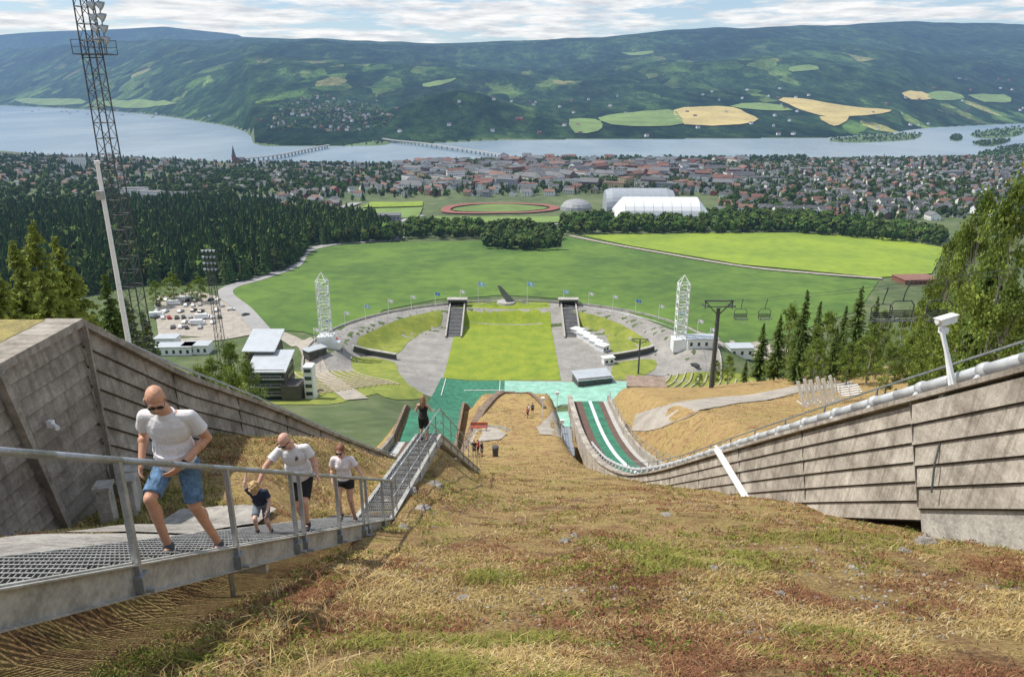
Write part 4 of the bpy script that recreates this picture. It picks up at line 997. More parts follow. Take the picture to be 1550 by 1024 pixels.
for y in range(17,84,2): mb.cyl((-9.5,y,Lt(y)-.3),(-9.5,y,Lt(y)+.5),.03,.03,5)
OB('railing',mb,mSt,e)
mb=MB();mb.box((-8.66,12.7,114.0),(.10,.10,.13));mb.cyl((-8.62,12.7,114.0),(-8.48,12.6,113.95),.03,.045,10);OB('wall_lamp',mb,mWt,e)
for i,(x,y) in enumerate([(-8.1,13.0),(-7.9,13.5),(-8.15,14.1)]):
    z=h1(x,y);mb=MB();mb.box((x,y,z+.3),(.26,.3,1.0),.2,taper=.92);mb.box((x,y,z+.83),(.32,.36,.07),.2);OB('concrete_post',mb,mPC,origin=(x,y,z),label='short square concrete post beside the board wall',cat='post',group='short concrete posts')
mBrn=M('brown weathered planks',(.23,.165,.12),.9,.35,1.5,bump=.3)
def sideboard(pts,h,w,label):
    q=smooth_pts(pts,6);mb=MB()
    for a,b in zip(q[:-1],q[1:]):
        za=h1(a[0],a[1]);zb=h1(b[0],b[1])
        for k in range(3): mb.beam((a[0],a[1],za+h*(k+.5)/3),(b[0],b[1],zb+h*(k+.5)/3),w,h/3-.02)
        mb.box((a[0],a[1],za+h/2-.2),(w+.1,.15,h+.42))
    OB('slope_side_board',mb,mBrn,label=label,cat='barrier',group='slope side boards')
sideboard([(-7.5,88),(-7.6,100),(-7.7,108),(-7.7,116),(-7.7,124)],1.4,.35,'brown plank barrier edging the landing knoll')
sideboard([(-16.3,88),(-16.6,100),(-17,110),(-18,122)],1.4,.35,'brown plank barrier edging the landing knoll')
sideboard([(-6.2,86),(-5.2,93),(-4.0,100),(-2.6,106),(-.9,109),(.6,109.6)],.35,1.1,'brown timber edge climbing the knoll')
sideboard([(.6,109.6),(1.8,109.3),(2.9,107.5),(4.0,104),(4.8,100)],.3,.5,'brown timber edge curving over the knoll')
for x_,y_,hh in [(4.2,93,3.2),(6.2,84,2.4),(6.8,103,3.4)]:
    b=(x_,y_,h1(x_,y_));mb=MB();mb.cyl((b[0],b[1],b[2]-.2),(b[0],b[1],b[2]+hh),.06,.05,8,0);mb.box((b[0],b[1],b[2]+hh),(.5,.35,.4),0,0);OB('signal_post',mb,[mWt],origin=b,label='thin white signal post beside the take-off',cat='post',group='signal posts')
b=np.array([7.6,90.,h1(7.6,90.)]);e=EM('judge_platform',b,'grey steel platform with stairs beside the take-off','platform')
mb=MB()
for i in range(2):
    for j in range(3): mb.beam((6.9+i*1.2,86+j*4,b[2]-1.5),(6.9+i*1.2,86+j*4,b[2]+2.2),.08,.08)
mb.box((7.5,90,b[2]+1.1),(1.3,8.4,.1));
for zz in (1.7,2.2): mb.beam((6.9,86,b[2]+zz),(6.9,94,b[2]+zz),.05,.05);mb.beam((6.9,86,b[2]+zz),(8.1,86,b[2]+zz),.05,.05)
OB('frame',mb,mSt,e)
print('inrun',time.time()-T0)
# ---------------------------------------------------------------- staircase
def Sl(y):
    if y<15: return slin(y)
    if y<24: return slin(15)-.25*(y-15)
    return slin(15)-2.25-.66*(y-24)
def xc(y): return float(NI(y,[0,5.3,15,15.05,24,37],[-4.24,-4.02,-3.57,-3.22,-2.98,-2.2]))
def hw_(y): return .78 if y<15.02 else .40
def Sz(y):
    if y<15: k=math.floor((y-1)/.28);return slin(1+k*.28+.14)
    if y<24: return Sl(y)
    k=math.floor((y-24)/.28);return Sl(24+k*.28+.14)
e=EM('metal_staircase',(-4.0,8,114.5),'galvanised grating staircase with tubular handrail climbing the slope','staircase')
mG=M('galvanised grating',(.30,.30,.295),.55,.35,8,metal=.4);mG2=M('galvanised beam',(.44,.43,.40),.55,.35,2.5,metal=.2)
mb=MB()
def tread(y,z,x,dep,w=1.46):
    mb.box((x,y-dep/2+.01,z-.03),(w,.025,.085));mb.box((x,y+dep/2-.01,z-.02),(w,.012,.045))
    n=int(w/.045)
    for i in range(n+1): mb.box((x-w/2+i*w/n,y,z-.02),(.007,dep-.03,.035))
    for k in range(1,int(dep/.07)): mb.box((x,y-dep/2+k*.07,z-.012),(w,.008,.012))
y=1.0
while y<15: tread(y+.14,Sz(y+.14),xc(min(y+.14,14.99)),.27);y+=.28
y=15.05
while y<24: tread(y+.3,Sl(y+.3),xc(y+.3),.6,.74);y+=.6
y=24.
while y<37: tread(y+.14,Sz(y+.14),xc(y),.27,.74);y+=.28
OB('grating',mb,mG,e)
for a,b_,m_ in [(.6,15,.4),(15.06,24,16),(24,37,25)]:
    for s in (-1,1):
        mb=MB();h_=hw_(m_);xA=xc(a);xB=xc(b_)
        mb.beam((xA+s*h_,a,Sl(a)-.10),(xB+s*h_,b_,Sl(b_)-.10),.045,.30)
        mb.beam((xA+s*(h_+.02),a,Sl(a)+.05),(xB+s*(h_+.02),b_,Sl(b_)+.05),.10,.014)
        mb.beam((xA+s*(h_+.02),a,Sl(a)-.25),(xB+s*(h_+.02),b_,Sl(b_)-.25),.10,.014)
        if a<1 and s==1:
            yy=1.
            while yy<14.8:
                mb.cyl((xc(yy)+.80,yy,Sl(yy)-.08),(xc(yy)+.815,yy,Sl(yy)-.08),.013,.013,6);yy+=.42
        OB('stringer',mb,mG2,e)
for y in (7.9,12,18,24,29):
    mb=MB()
    for s in (-.36,.36):
        z=h1(xc(y)+s,y);mb.cyl((xc(y)+s,y,z-.3),(xc(y)+s,y,Sl(y)-.2),.035,.035,8)
    mb.beam((xc(y)-hw_(y)-.05,y,Sl(y)-.32),(xc(y)+hw_(y)+.05,y,Sl(y)-.32),.09,.12)
    OB('support',mb,mG2,e)
RH=1.04
def rail(pts,r): 
    mb=MB();mb.path(pts,r,10)
    for p in pts[1:-1]: mb.ell(p,r)
    OB('handrail',mb,mSt,e,smooth=True)
rail([(xc(y)+.84,y,Sl(y)+RH) for y in np.linspace(1,14.9,20)]+[(xc(15)+.84,15.05,Sl(15)+.95)],.03)
for s0,s1,m_ in ((15.1,24,16),(24,37,25)):
    q=[(xc(y)+hw_(m_)+.04,y,Sl(y)+1.04) for y in np.linspace(s0,s1,8)]
    rail(q,.022);rail([(p[0],p[1],p[2]-.5) for p in q],.014)
    if s0>20:
        q=[(xc(y)-hw_(m_)-.04,y,Sl(y)+1.04) for y in np.linspace(s0,s1,8)];rail(q,.022)
for y in (5.35,7.15,8.95,9.25,10.9,12.4,12.7,14.0,14.9):
    mb=MB();xx=xc(y)+.84;mb.beam((xx,y,Sl(y)-.22),(xx,y,Sl(y)+RH),.05,.05,0,up=(0,1,0));mb.box((xx+.01,y,Sl(y)-.12),(.09,.12,.16));mb.cyl((xx+.01,y,Sl(y)-.2),(xx+.12,y,Sl(y)-.2),.025,.025,8);OB('rail_post',mb,mSt,e)
for y in np.arange(15.6,37,1.8):
    for s in (-1,1):
        if s<0 and y<23.5: continue
        mb=MB();xx=xc(y)+s*(hw_(y)+.04);mb.beam((xx,y,Sl(y)-.2),(xx,y,Sl(y)+1.04),.03,.03);OB('rail_post',mb,mSt,e)
mSlab=M('old concrete paving',(.36,.335,.30),.95,.4,.9,bump=.5,bscale=10)
for k in range(7):
    y=1.2+k*1.75;dx_=random.uniform(-.06,.06)
    drape('pavement',[(-7.0+dx_,y),(-5.0,y),(-4.85,y+1.70),(-6.85+dx_,y+1.70)],mSlab,.09+random.uniform(0,.03),.5,'worn concrete slab paving beside the metal stairs')
# ---------------------------------------------------------------- chairlift
pb=WY(1076,592,138.);pb[2]=h1(pb[0],138.);ptop=WY(1081,455,138.)[2]
e=EM('chairlift_pylon',pb,'dark steel chairlift pylon with twin sheave arms','pylon');mb=MB()
mb.cyl((pb[0],pb[1],pb[2]-.5),(pb[0],pb[1],ptop-1.5),.5,.36,12);OB('mast',mb,mDk,e)
mb=MB();x,y,_=pb
mb.beam((x-2.8,y,ptop),(x+2.8,y,ptop),.3,.25);mb.beam((x-2.4,y,ptop-1.2),(x+2.4,y,ptop-1.2),.2,.16)
for s in (-1,1): mb.beam((x,y,ptop-3),(x+s*2.7,y,ptop),.22,.18);mb.beam((x+s*2.6,y,ptop),(x+s*2.6,y,ptop-1.6),.18,.18);mb.beam((x+s*2.6,y-2,ptop-.6),(x+s*2.6,y+2,ptop-1.4),.25,.3)
OB('crossarm',mb,mDk,e)
pb2=GZ(966,566,0);pt2=WY(966,513,pb2[1])[2];e=EM('chairlift_pylon',pb2,'slim chairlift pylon with flat twin crossarm','pylon');mb=MB();mb.cyl((pb2[0],pb2[1],pb2[2]-.5),(pb2[0],pb2[1],pt2),.4,.3,10);OB('mast',mb,mDk,e)
mb=MB();mb.beam((pb2[0]-3.6,pb2[1],pt2),(pb2[0]+3.6,pb2[1],pt2),.3,.3);mb.beam((pb2[0]-3,pb2[1],pt2-1.2),(pb2[0]+3,pb2[1],pt2-1.2),.2,.2)
for s in(-1,1): mb.beam((pb2[0],pb2[1],pt2-2.5),(pb2[0]+s*3.4,pb2[1],pt2),.2,.2);mb.beam((pb2[0]+s*3.4,pb2[1]-2,pt2-.3),(pb2[0]+s*3.4,pb2[1]+2,pt2-.9),.3,.3)
OB('crossarm',mb,mDk,e)
A=[np.array([x-2.6,y,ptop-.2]),np.array([x+2.6,y,ptop-.2])]
B=[WY(1362,412,60.),None];B[1]=B[0]+np.array([2.6,0,0])
mCb=M('steel cable',(.05,.05,.05),.5,.1,1)
def cq(i,yv):
    a=A[i];d=(B[i]-a);d=d/abs(d[1]);L=a[1]-yv;q=a+d*L;t=L/150;return (q[0],q[1],q[2]-1.0*math.sin(math.pi*t))
for i in (0,1):
    mb=MB();mb.path([cq(i,A[i][1]-150*k/24) for k in range(25)],.022,5);a=A[i];c2=np.array([pb2[0]+(-3.4 if i==0 else 3.4),pb2[1],pt2]);mb.path([tuple(a),tuple((a+c2)/2-np.array([0,0,1.5])),tuple(c2)],.028,5)
    OB('lift_cable',mb,mCb,label='thin steel haul cable between lift pylons',cat='cable',group='chairlift cables')
chair=None
for i,yv in [(0,110),(1,112),(0,58),(1,57),(1,68)]:
    q=cq(i,yv)
    if chair is None:
        chair=EM('lift_chair',q,'empty dark chairlift chair hanging from cable','chairlift chair','hanging lift chairs')
        mb=MB();mb.cyl((0,0,.15),(0,0,-.3),.07,.07,6);mb.path([(0,0,-.2),(0,.35,-1.0),(0,.45,-1.6)],.05,6);mb.path([(-.95,.45,-3.2),(-1.0,.45,-2.0),(-.7,.45,-1.65),(.7,.45,-1.65),(1.0,.45,-2.0),(.95,.45,-3.2)],.05,6);OB('hanger',mb,mDk,chair,local=True)
        mb=MB()
        for k in range(5): mb.box((0,.05-.12*k+.3,-3.25+.01*k),(1.9,.09,.05))
        mb.path([(-.95,.4,-3.3),(-.95,-.35,-3.2),(-.95,-.4,-2.85),(-.95,.4,-2.8)],.035,6);mb.path([(.95,.4,-3.3),(.95,-.35,-3.2),(.95,-.4,-2.85),(.95,.4,-2.8)],.035,6);OB('seat',mb,mDk,chair,local=True)
        mb=MB()
        for k in range(4): mb.box((0,.48,-3.0+.17*k),(1.9,.03,.10))
        OB('backrest',mb,mDk,chair,local=True)
        mb=MB();mb.path([(-.8,-.2,-2.9),(-.7,-.6,-2.8),(.7,-.6,-2.8),(.8,-.2,-2.9)],.03,6);mb.path([(-.4,-.6,-2.8),(-.4,-.55,-3.7),(.4,-.55,-3.7),(.4,-.6,-2.8)],.03,6);OB('safety_bar',mb,mSt,chair,local=True)
    else: dup(chair,q,random.uniform(-.1,.1))
w=np.array([8.95,15.0,Rt(15)])
e=EM('security_camera_post',w,'white post with security camera and cable box on wall','camera')
mb=MB();bx=WD(1440,600,15.6);tp_=WD(1428,500,15.75);mb.cyl(bx,tp_,.035,.035,10);mb.beam(WD(1445,585,15.6),WD(1425,497,15.7),.09,.05);mb.box(tp_,(.16,.12,.12));OB('post',mb,mWt,e)
mb=MB();c=WD(1433,485,15.7);R_=Matrix.Rotation(math.radians(-8),3,'Y')@Matrix.Rotation(.35,3,'Z');mb.box(c,(.42,.16,.13),R=R_);mb.box(c+np.array([-.02,0,.085]),(.5,.2,.022),R=R_);mb.cyl(c+np.array([-.2,-.05,0]),c+np.array([-.25,-.07,.0]),.055,.055,12);OB('camera_housing',mb,mWt,e)
mb=MB();mb.box(WD(1434,597,15.4),(.26,.14,.22));OB('junction_box',mb,mWt,e)
mb=MB();mb.path([WD(1432,606,15.3),WD(1428,650,15.2),WD(1415,700,15.1),WD(1410,745,15.1)],.02,6);OB('cable',mb,mDk,e)
a=WD(1085,680,30.3);b_=WD(1131,756,27.5);mb=MB();mb.beam(a,b_,.05,.26,0,up=(1,0,0));mb.beam(a+np.array([.02,.3,0.02]),b_+np.array([.02,.3,.0]),.05,.1,0,up=(1,0,0))
OB('leaning_plank',mb,mWt,origin=b_,label='white plank leaning against the concrete wall',cat='plank')
b=G(1245,612)
for i in range(6):
    mb=MB();x=b[0]-2.8+i*.85;y=b[1];z=h1(x,y);hh=3.7+.3*(i%2)
    mb.beam((x+.2,y-.6,z),(x-.9,y+.3,z+hh),.42,.10,0,up=(0,1,0));mb.beam((x+.65,y-.6,z),(x-.2,y+.3,z+hh-.4),.12,.1);mb.beam((x-.1,y-.3,z+.9),(x+.5,y-.3,z+.9),.1,.1);mb.beam((x+.7,y-.6,z+.1),(x-.3,y+1.2,z+.4),.1,.1)
    OB('fence_panel',mb,mWt,origin=(x,y,z),label='white padded fence panel propped upright on grass',cat='fence panel',group='stacked fence panels')
mb=MB()
for i in range(5): mb.beam((b[0]+2.4,b[1]+i*.5,h1(b[0]+2,b[1])+1.0+.1*i),(b[0]+5.4,b[1]+i*.5,h1(b[0]+5,b[1])+1.1+.12*i),.25,.1)
for k in (2.5,3.8,5.2): mb.beam((b[0]+k,b[1],h1(b[0]+k,b[1])),(b[0]+k-.6,b[1],h1(b[0]+k,b[1])+3.8-.4*k),.09,.09);mb.beam((b[0]+k,b[1]+2,h1(b[0]+k,b[1])),(b[0]+k,b[1]+2,h1(b[0]+k,b[1])+1.6),.08,.08)
OB('board_rack',mb,mWt,origin=b,label='white rack holding flat boards on the grass',cat='rack')
b=np.array([-4.2,86.,h1(-4.2,86.)]);e=EM('bench',b,'red wooden bench on the gravel terrace','bench');mR_=M('red paint',(.42,.05,.03),.6,.1,2)
mb=MB()
for k in range(3): mb.box((b[0],b[1]+k*.16,b[2]+.5),(2.2,.13,.05))
OB('seat',mb,mR_,e);mb=MB()
for k in range(3): mb.box((b[0],b[1]+.45,b[2]+.65+.16*k),(2.2,.05,.12))
OB('backrest',mb,mR_,e)
for s in (-.9,.9):
    mb=MB();mb.box((b[0]+s,b[1]+.15,b[2]+.2),(.08,.5,.6));OB('leg',mb,mDk,e)
b=G(750,691);mb=MB();mb.cyl((b[0],b[1],b[2]),(b[0],b[1],b[2]+1.0),.26,.32,14);mb.cyl((b[0],b[1],b[2]+1.0),(b[0],b[1],b[2]+1.12),.35,.3,14);OB('litter_bin',mb,mDk,origin=b,label='round dark litter bin on the gravel terrace',cat='bin')
mRock=M('grey rock',(.30,.275,.25),.95,.35,3,bump=.6,bscale=9)
g=random.Random(3)
def rock(x,y,s,grp,label):
    z=h1(x,y);mb=MB();vv=[];k=[g.uniform(.7,1.2) for _ in SV]
    R_=Matrix.Rotation(g.uniform(0,6),3,'Z')
    for v,q in zip(SV,k): vv.append(R_@Vector((v[0]*s*1.3*q,v[1]*s*q,v[2]*s*.5*q))+Vector((x,y,z+s*.1)))
    mb.add(vv,SF);OB('rock',mb,mRock,origin=(x,y,z),label=label,cat='rock',group=grp)
for t in np.linspace(.3,2.9,18): rock(-3.3+2.9*math.cos(t),85+4.6*math.sin(t),g.uniform(.25,.4),'stones edging the terrace','rounded grey stone edging the gravel terrace')
for px,py,s in [(1400,822,.17),(610,800,.12),(640,770,.15),(1370,835,.1),(700,905,.06),(855,820,.1),(870,812,.09),(585,762,.14),(1080,860,.07),(620,745,.2),(660,735,.2),(20,800,.16),(8,812,.12),(930,890,.05),(1180,900,.06),(1235,905,.04),(1010,780,.12),(1290,860,.07),(760,870,.05),(840,960,.03),(1120,960,.035)]:
    w=G(px,py);rock(w[0],w[1],s,'loose stones in the dry grass','flat grey stone lying in dry grass')
print('props',time.time()-T0)
# ---------------------------------------------------------------- grass blades
def grass(name,N,ymin,ymax,cond,hmul,label,nb=9,seed=1,xm=.78,straw_only=False,gb=0.):
    g=np.random.default_rng(seed)
    y=np.exp(g.uniform(math.log(ymin),math.log(ymax),N));x=g.uniform(-1,1,N)*(xm*y+1.5)
    dens=fbm(x*.9,y*.9,4,91)+.25*fbm(x*3,y*3,2,92)
    k=cond(x,y)&(g.uniform(0,1,N)<np.clip(.42+dens*2.8+.15*(x<-1),.03,1));x=x[k];y=y[k]
    n=len(x);gr=fbm(x*.42,y*.42,3,55)*.9+fbm(x*2.1,y*2.1,2,56)*.9+g.normal(0,.14,n)+.09*(x<0)+gb;rd=fbm(x*.8,y*.8,3,66)+g.normal(0,.16,n)+.15*(x>1)
    if straw_only: gr=gr-.3
    straw=np.array([.54,.40,.17]);green=np.array([.25,.28,.055]);olive=np.array([.36,.32,.09]);red=np.array([.32,.155,.085]);pale=np.array([.68,.55,.30])
    isg=gr>.33
    base=np.where(isg[:,None],np.where((g.uniform(0,1,n)<.45)[:,None],olive,green),np.where((rd>.16)[:,None],red,np.where((g.uniform(0,1,n)<.28)[:,None],pale,straw)))
    X=np.repeat(x,nb);Y=np.repeat(y,nb);Bc=np.repeat(base,nb,0);D=Y
    sp=.04+.008*D;X=X+g.normal(0,1,len(X))*sp;Y=Y+g.normal(0,1,len(X))*sp*.8;Z=H(X,Y)-.01
    n=len(X);a=g.uniform(0,6.283,n);tall=np.where(g.uniform(0,1,n)<.02,2.0,1.)
    hh=g.uniform(.025,.08,n)*hmul*tall*(1+.004*D)*np.repeat(np.where(isg,1.5,1.),nb);w=(.0022+.00052*D)*g.uniform(.7,1.4,n);ln=g.uniform(.3,1.8,n)*hh
    dx=np.cos(a);dy=np.sin(a);px_=-dy;py_=dx
    b0=np.stack([X-px_*w,Y-py_*w,Z],1);b1=np.stack([X+px_*w,Y+py_*w,Z],1)
    m0=np.stack([X+dx*ln*.35-px_*w*.7,Y+dy*ln*.35-py_*w*.7,Z+hh*.6-dy*ln*.15],1);m1=np.stack([X+dx*ln*.35+px_*w*.7,Y+dy*ln*.35+py_*w*.7,Z+hh*.6-dy*ln*.15],1)
    tp=np.stack([X+dx*ln,Y+dy*ln,Z+hh*.9-dy*ln*.45],1)
    V=np.stack([b0,b1,m0,m1,tp],1).reshape(-1,3);o=(np.arange(n)*5)[:,None]
    F=np.concatenate([o+np.array([[0,1,3]]),o+np.array([[0,3,2]]),o+np.array([[2,3,4]])],0)
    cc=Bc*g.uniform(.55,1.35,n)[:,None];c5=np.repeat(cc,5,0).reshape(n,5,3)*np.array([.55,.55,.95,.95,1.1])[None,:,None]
    me=npmesh(name,V,F,c5.reshape(-1,3),[mLeaf]);npobj(name,me,label=label,kind='stuff')
def cnd(x,y):
    xr=-4.02+.046*(y-5.3)
    st=(x<xr+.75)&(x>xr-.75)&(y<15)&(y>4.)
    return ~( st | ((x>-7.05)&(x<-4.6)&(y<13.5)) | ((x>8.8)&(x<15.4)&(y<108)) | ((x<-8.75)&(y<88)) | ((x<-7)&(x>-17)&(y>86)) | ((x>-3.7)&(x<-2.5)&(y>15)&(y<37)))
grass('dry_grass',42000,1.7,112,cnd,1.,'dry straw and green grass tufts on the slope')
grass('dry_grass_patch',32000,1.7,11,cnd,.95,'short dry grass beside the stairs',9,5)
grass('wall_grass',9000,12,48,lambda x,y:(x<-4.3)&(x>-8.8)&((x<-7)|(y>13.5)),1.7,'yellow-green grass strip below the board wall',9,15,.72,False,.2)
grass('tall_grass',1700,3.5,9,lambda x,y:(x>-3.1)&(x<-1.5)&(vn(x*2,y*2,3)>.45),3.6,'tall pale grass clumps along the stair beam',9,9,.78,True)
def weeds(N,seed):
    g=np.random.default_rng(seed);y=np.exp(g.uniform(math.log(2.5),math.log(40),N));x=g.uniform(-1,1,N)*(.78*y+1)
    k=cnd(x,y)&(fbm(x*.7,y*.7,3,123)>.08);x=x[k];y=y[k];n=len(x);nb=14
    X=np.repeat(x,nb)+g.normal(0,.06,n*nb);Y=np.repeat(y,nb)+g.normal(0,.06,n*nb);Z=H(X,Y)+g.uniform(.01,.09,n*nb);m=n*nb
    d1=g.normal(0,1,(m,3));d1/=np.linalg.norm(d1,axis=1)[:,None];d2=np.cross(d1,g.normal(0,1,(m,3)));d2/=np.linalg.norm(d2,axis=1)[:,None];s=(g.uniform(.010,.022,m)*(1+.03*Y))[:,None]
    c=np.stack([X,Y,Z],1);V=np.stack([c-d1*s,c-d2*s*.6,c+d1*s,c+d2*s*.6],1).reshape(-1,3);F=np.arange(4*m).reshape(-1,4)
    pal=np.array([[.19,.24,.05],[.30,.28,.07],[.28,.13,.07],[.22,.12,.07]]);cc=np.repeat(np.repeat(pal[g.integers(0,4,n)],nb,0)*g.uniform(.7,1.3,m)[:,None],4,0)
    npobj('weeds',npmesh('weeds',V,F,cc,[mLeaf]),label='low leafy weeds among the dry grass',kind='stuff')
weeds(10000,31)
def pebbles(N,seed):
    g=np.random.default_rng(seed);y=np.exp(g.uniform(math.log(2.2),math.log(30),N));x=g.uniform(-1,1,N)*(.78*y+1)
    k=cnd(x,y)&(fbm(x*.6,y*.6,3,321)>.05);x=x[k];y=y[k];n=len(x);z=H(x,y)
    base=np.array([[1,0,0],[0,1,0],[-1,0,0],[0,-1,0],[0,0,.7],[0,0,-.7]]);fc_=np.array([[0,1,4],[1,2,4],[2,3,4],[3,0,4],[1,0,5],[2,1,5],[3,2,5],[0,3,5]])
    s=(g.uniform(.008,.03,n)*(1+.03*y))[:,None,None]*g.uniform(.7,1.3,(n,6,1));V=(np.stack([x,y,z+.004],1)[:,None,:]+base[None]*s).reshape(-1,3);F=(fc_[None]+(np.arange(n)*6)[:,None,None]).reshape(-1,3)
    cc=np.repeat(np.array([[.30,.27,.24]])*g.uniform(.5,1.4,n)[:,None],6,0);npobj('gravel',npmesh('gravel',V,F,cc,[mLeafH]),label='loose small stones on bare soil patches',kind='stuff')
pebbles(9000,8)
print('grass',time.time()-T0)
# ---------------------------------------------------------------- people
def basis(f,u):
    f=Vector(f).normalized();u=Vector(u);r=f.cross(u).normalized();u=r.cross(f);return r,f,u
def Rm(r,f,u): return Matrix((r,f,u)).transposed()
def remesh(mb,vox,name,mats,parent,smooth_it=3):
    me=bpy.data.meshes.new(name);me.from_pydata(mb.v,[],mb.f);me.update()
    bm=bmesh.new();bm.from_mesh(me);bmesh.ops.recalc_face_normals(bm,faces=bm.faces);bm.to_mesh(me);bm.free()
    o=bpy.data.objects.new(name,me);COL.objects.link(o)
    r=o.modifiers.new('r','REMESH');r.mode='VOXEL';r.voxel_size=vox
    s=o.modifiers.new('s','SMOOTH');s.factor=.5;s.iterations=smooth_it
    dg=bpy.context.evaluated_depsgraph_get();dg.update();m2=bpy.data.meshes.new_from_object(o.evaluated_get(dg))
    bpy.data.objects.remove(o);m2.name=name
    m2.materials.clear()
    for m in mats:m2.materials.append(m)
    m2.polygons.foreach_set('use_smooth',[True]*len(m2.polygons))
    if len(mats)==1: m2.polygons.foreach_set('material_index',[0]*len(m2.polygons))
    o=bpy.data.objects.new(name,m2);COL.objects.link(o);o.parent=parent;return o
mEy=M('dark lens',(.015,.012,.012),.15,.1,5);mLip=M('lips',(.36,.14,.11),.6,.1,20);mEW=M('eye white',(.7,.68,.65),.3,.02,5);mSole=M('shoe sole',(.6,.6,.6),.7,.1,5)
def skinmat(n,c): return M('skin '+n,c,.5,.10,14,spec=.4)
def hand(mb,w,d,pn,side,k=1.,curl=.5):
    d=Vector(d).normalized();pn=Vector(pn);pn=(pn-d*pn.dot(d)).normalized();s=pn.cross(d).normalized()
    if s.dot(Vector(side))<0: s=-s
    mb.ell(w+d*.052*k,(.040*k,.053*k,.017*k),Rm(s,d,pn))
    for i,(o,L) in enumerate(zip((.028,.010,-.009,-.027),(.070,.078,.073,.056))):
        p=w+d*.092*k+s*o*k
        for j in range(3):
            a=curl*(.35+.5*j);q=p+(d*math.cos(a)+pn*math.sin(a)).normalized()*L*k*(.45,.32,.27)[j];mb.cap(p,q,.0092*k*(1-.1*j),.0088*k*(1-.12*j));p=q
    p=w+d*.03*k+s*.030*k;q=p+(d*.6+s*.7+pn*.3).normalized()*.035*k;mb.cap(p,q,.012*k,.0105*k);mb.cap(q,q+(d*.85+s*.2+pn*.45).normalized()*.032*k,.0105*k,.009*k)
def person(loc,yaw,J,ht,o):
    k=ht/1.78;vox=o.get('vox',.0075);fem=o.get('fem',False);ch=o.get('child',False)
    e=EM('person',loc,o['label'],'person',o.get('group'));e.rotation_euler=(0,0,yaw)
    j={n:Vector((p[0],-p[1],p[2]))*k for n,p in J.items()}
    par=e
    fat=o.get('fat',1.)
    sw=j['sr']-j['sl'];X=sw.normalized()
    spn=(j['neck']-j['pelvis']).normalized()
    f_=-(X.cross(spn)).normalized() if (X.cross(spn)).dot(Vector((0,-1,0)))<0 else X.cross(spn).normalized()
    RT=Rm(X,f_,spn)
    hf=Vector((o['face'][0],-o['face'][1],o['face'][2]));hr,hF,hu=basis(hf,(0,0,1))
    if o.get('tilt'): 
        q=Matrix.Rotation(o['tilt'],3,hF);hr=q@hr;hu=q@hu
    hc=j['head'];hk=k*(1.28 if ch else 1.04)
    HR=Rm(hr,hF,hu);hp_=lambda a,b,c:hc+hr*a*hk+hF*b*hk+hu*c*hk
    body=MB()
    body.ell(hp_(0,-.012,.03),(.077*hk,.097*hk,.092*hk),HR);body.ell(hp_(0,.018,-.04),(.060*hk,.068*hk,.078*hk),HR);body.ell(hp_(0,.058,-.098),(.030*hk,.026*hk,.022*hk),HR)
    body.cap(hp_(0,.088,.012),hp_(0,.108,-.022),.010*hk,.0155*hk);body.ell(hp_(0,.078,.028),(.05*hk,.018*hk,.012*hk),HR)
    for s in (-1,1):
        body.ell(hp_(s*.078,-.005,-.008),(.010*hk,.024*hk,.032*hk),HR);body.ell(hp_(s*.042,.062,-.03),(.022*hk,.022*hk,.02*hk),HR);body.cap(hp_(s*.012,.098,-.026),hp_(s*.012,.09,-.026),.009*hk,.008*hk)
    body.ell(hp_(0,.082,-.062),(.027*hk,.012*hk,.012*hk),HR)
    nk=.052 if fem or ch else .062
    body.cap(j['neck'],hp_(0,-.02,-.05),nk*k,nk*k*.95)
    chest=j['pelvis'].lerp(j['neck'],.68);ab=j['pelvis'].lerp(j['neck'],.30)
    cw=(.155 if fem else .18)*k;aw=(.125 if fem else .16)*k*fat;pw=(.165 if fem else .165)*k
    body.ell(chest,(cw,.11*k,.19*k),RT);body.ell(ab,(aw,.11*k*fat,.17*k),RT);body.ell(j['pelvis'],(pw,.115*k,.125*k),RT)
    if fem:
        for s in (-1,1): body.ell(chest+X*s*.065*k+f_*.085*k,(.055*k,.045*k,.055*k),RT)
    for s in 'lr':
        body.cap(j['neck']-spn*.03*k,j['s'+s],.05*k,.052*k)
        ra=.040 if fem else .050
        body.cap(j['s'+s],j['e'+s],ra*1.12*k,ra*.86*k);body.cap(j['e'+s],j['w'+s],ra*.88*k,ra*.58*k);body.ell(j['e'+s].lerp(j['w'+s],.28),ra*.98*k)
        d=(j['w'+s]-j['e'+s]).normalized();hd=o.get('hd'+s);hd=Vector((hd[0],-hd[1],hd[2])) if hd else d
        side=Vector((0,-1,.0)) if abs(d.z)>.6 else Vector((0,0,1))
        pn=o.get('pn'+s);pn=Vector((pn[0],-pn[1],pn[2])) if pn else (X if s=='l' else -X)
        hand(body,j['w'+s],hd,pn,side,k*(1.08 if not fem else .95),o.get('curl',.6))
        body.cap(j['h'+s],j['k'+s],(.088 if not fem else .084)*k*(1 if not ch else .85),.058*k);body.cap(j['k'+s],j['a'+s],.053*k,.036*k)
        cm_=j['k'+s].lerp(j['a'+s],.30);lg=(j['a'+s]-j['k'+s]).normalized();body.ell(cm_+Vector((0,.02*k,0)),(.052*k,.054*k,.11*k),Rm(*basis((0,-1,0),-lg)))
        body.ell(j['k'+s]+Vector((0,-.02*k,0)),(.045*k,.04*k,.05*k))
        body.cap(j['a'+s]-Vector((0,0,.01*k)),j['a'+s]+Vector((0,-.06*k,-.045*k)),.034*k,.026*k)
    remesh(body,vox,'body',[o['skin']],par)
    sh=MB();m=.016*k
    sh.ell(chest,(cw+m,.11*k+m,.19*k+m*.3),RT);sh.ell(ab,(aw+m*1.3,.11*k*fat+m*1.3,.17*k),RT)
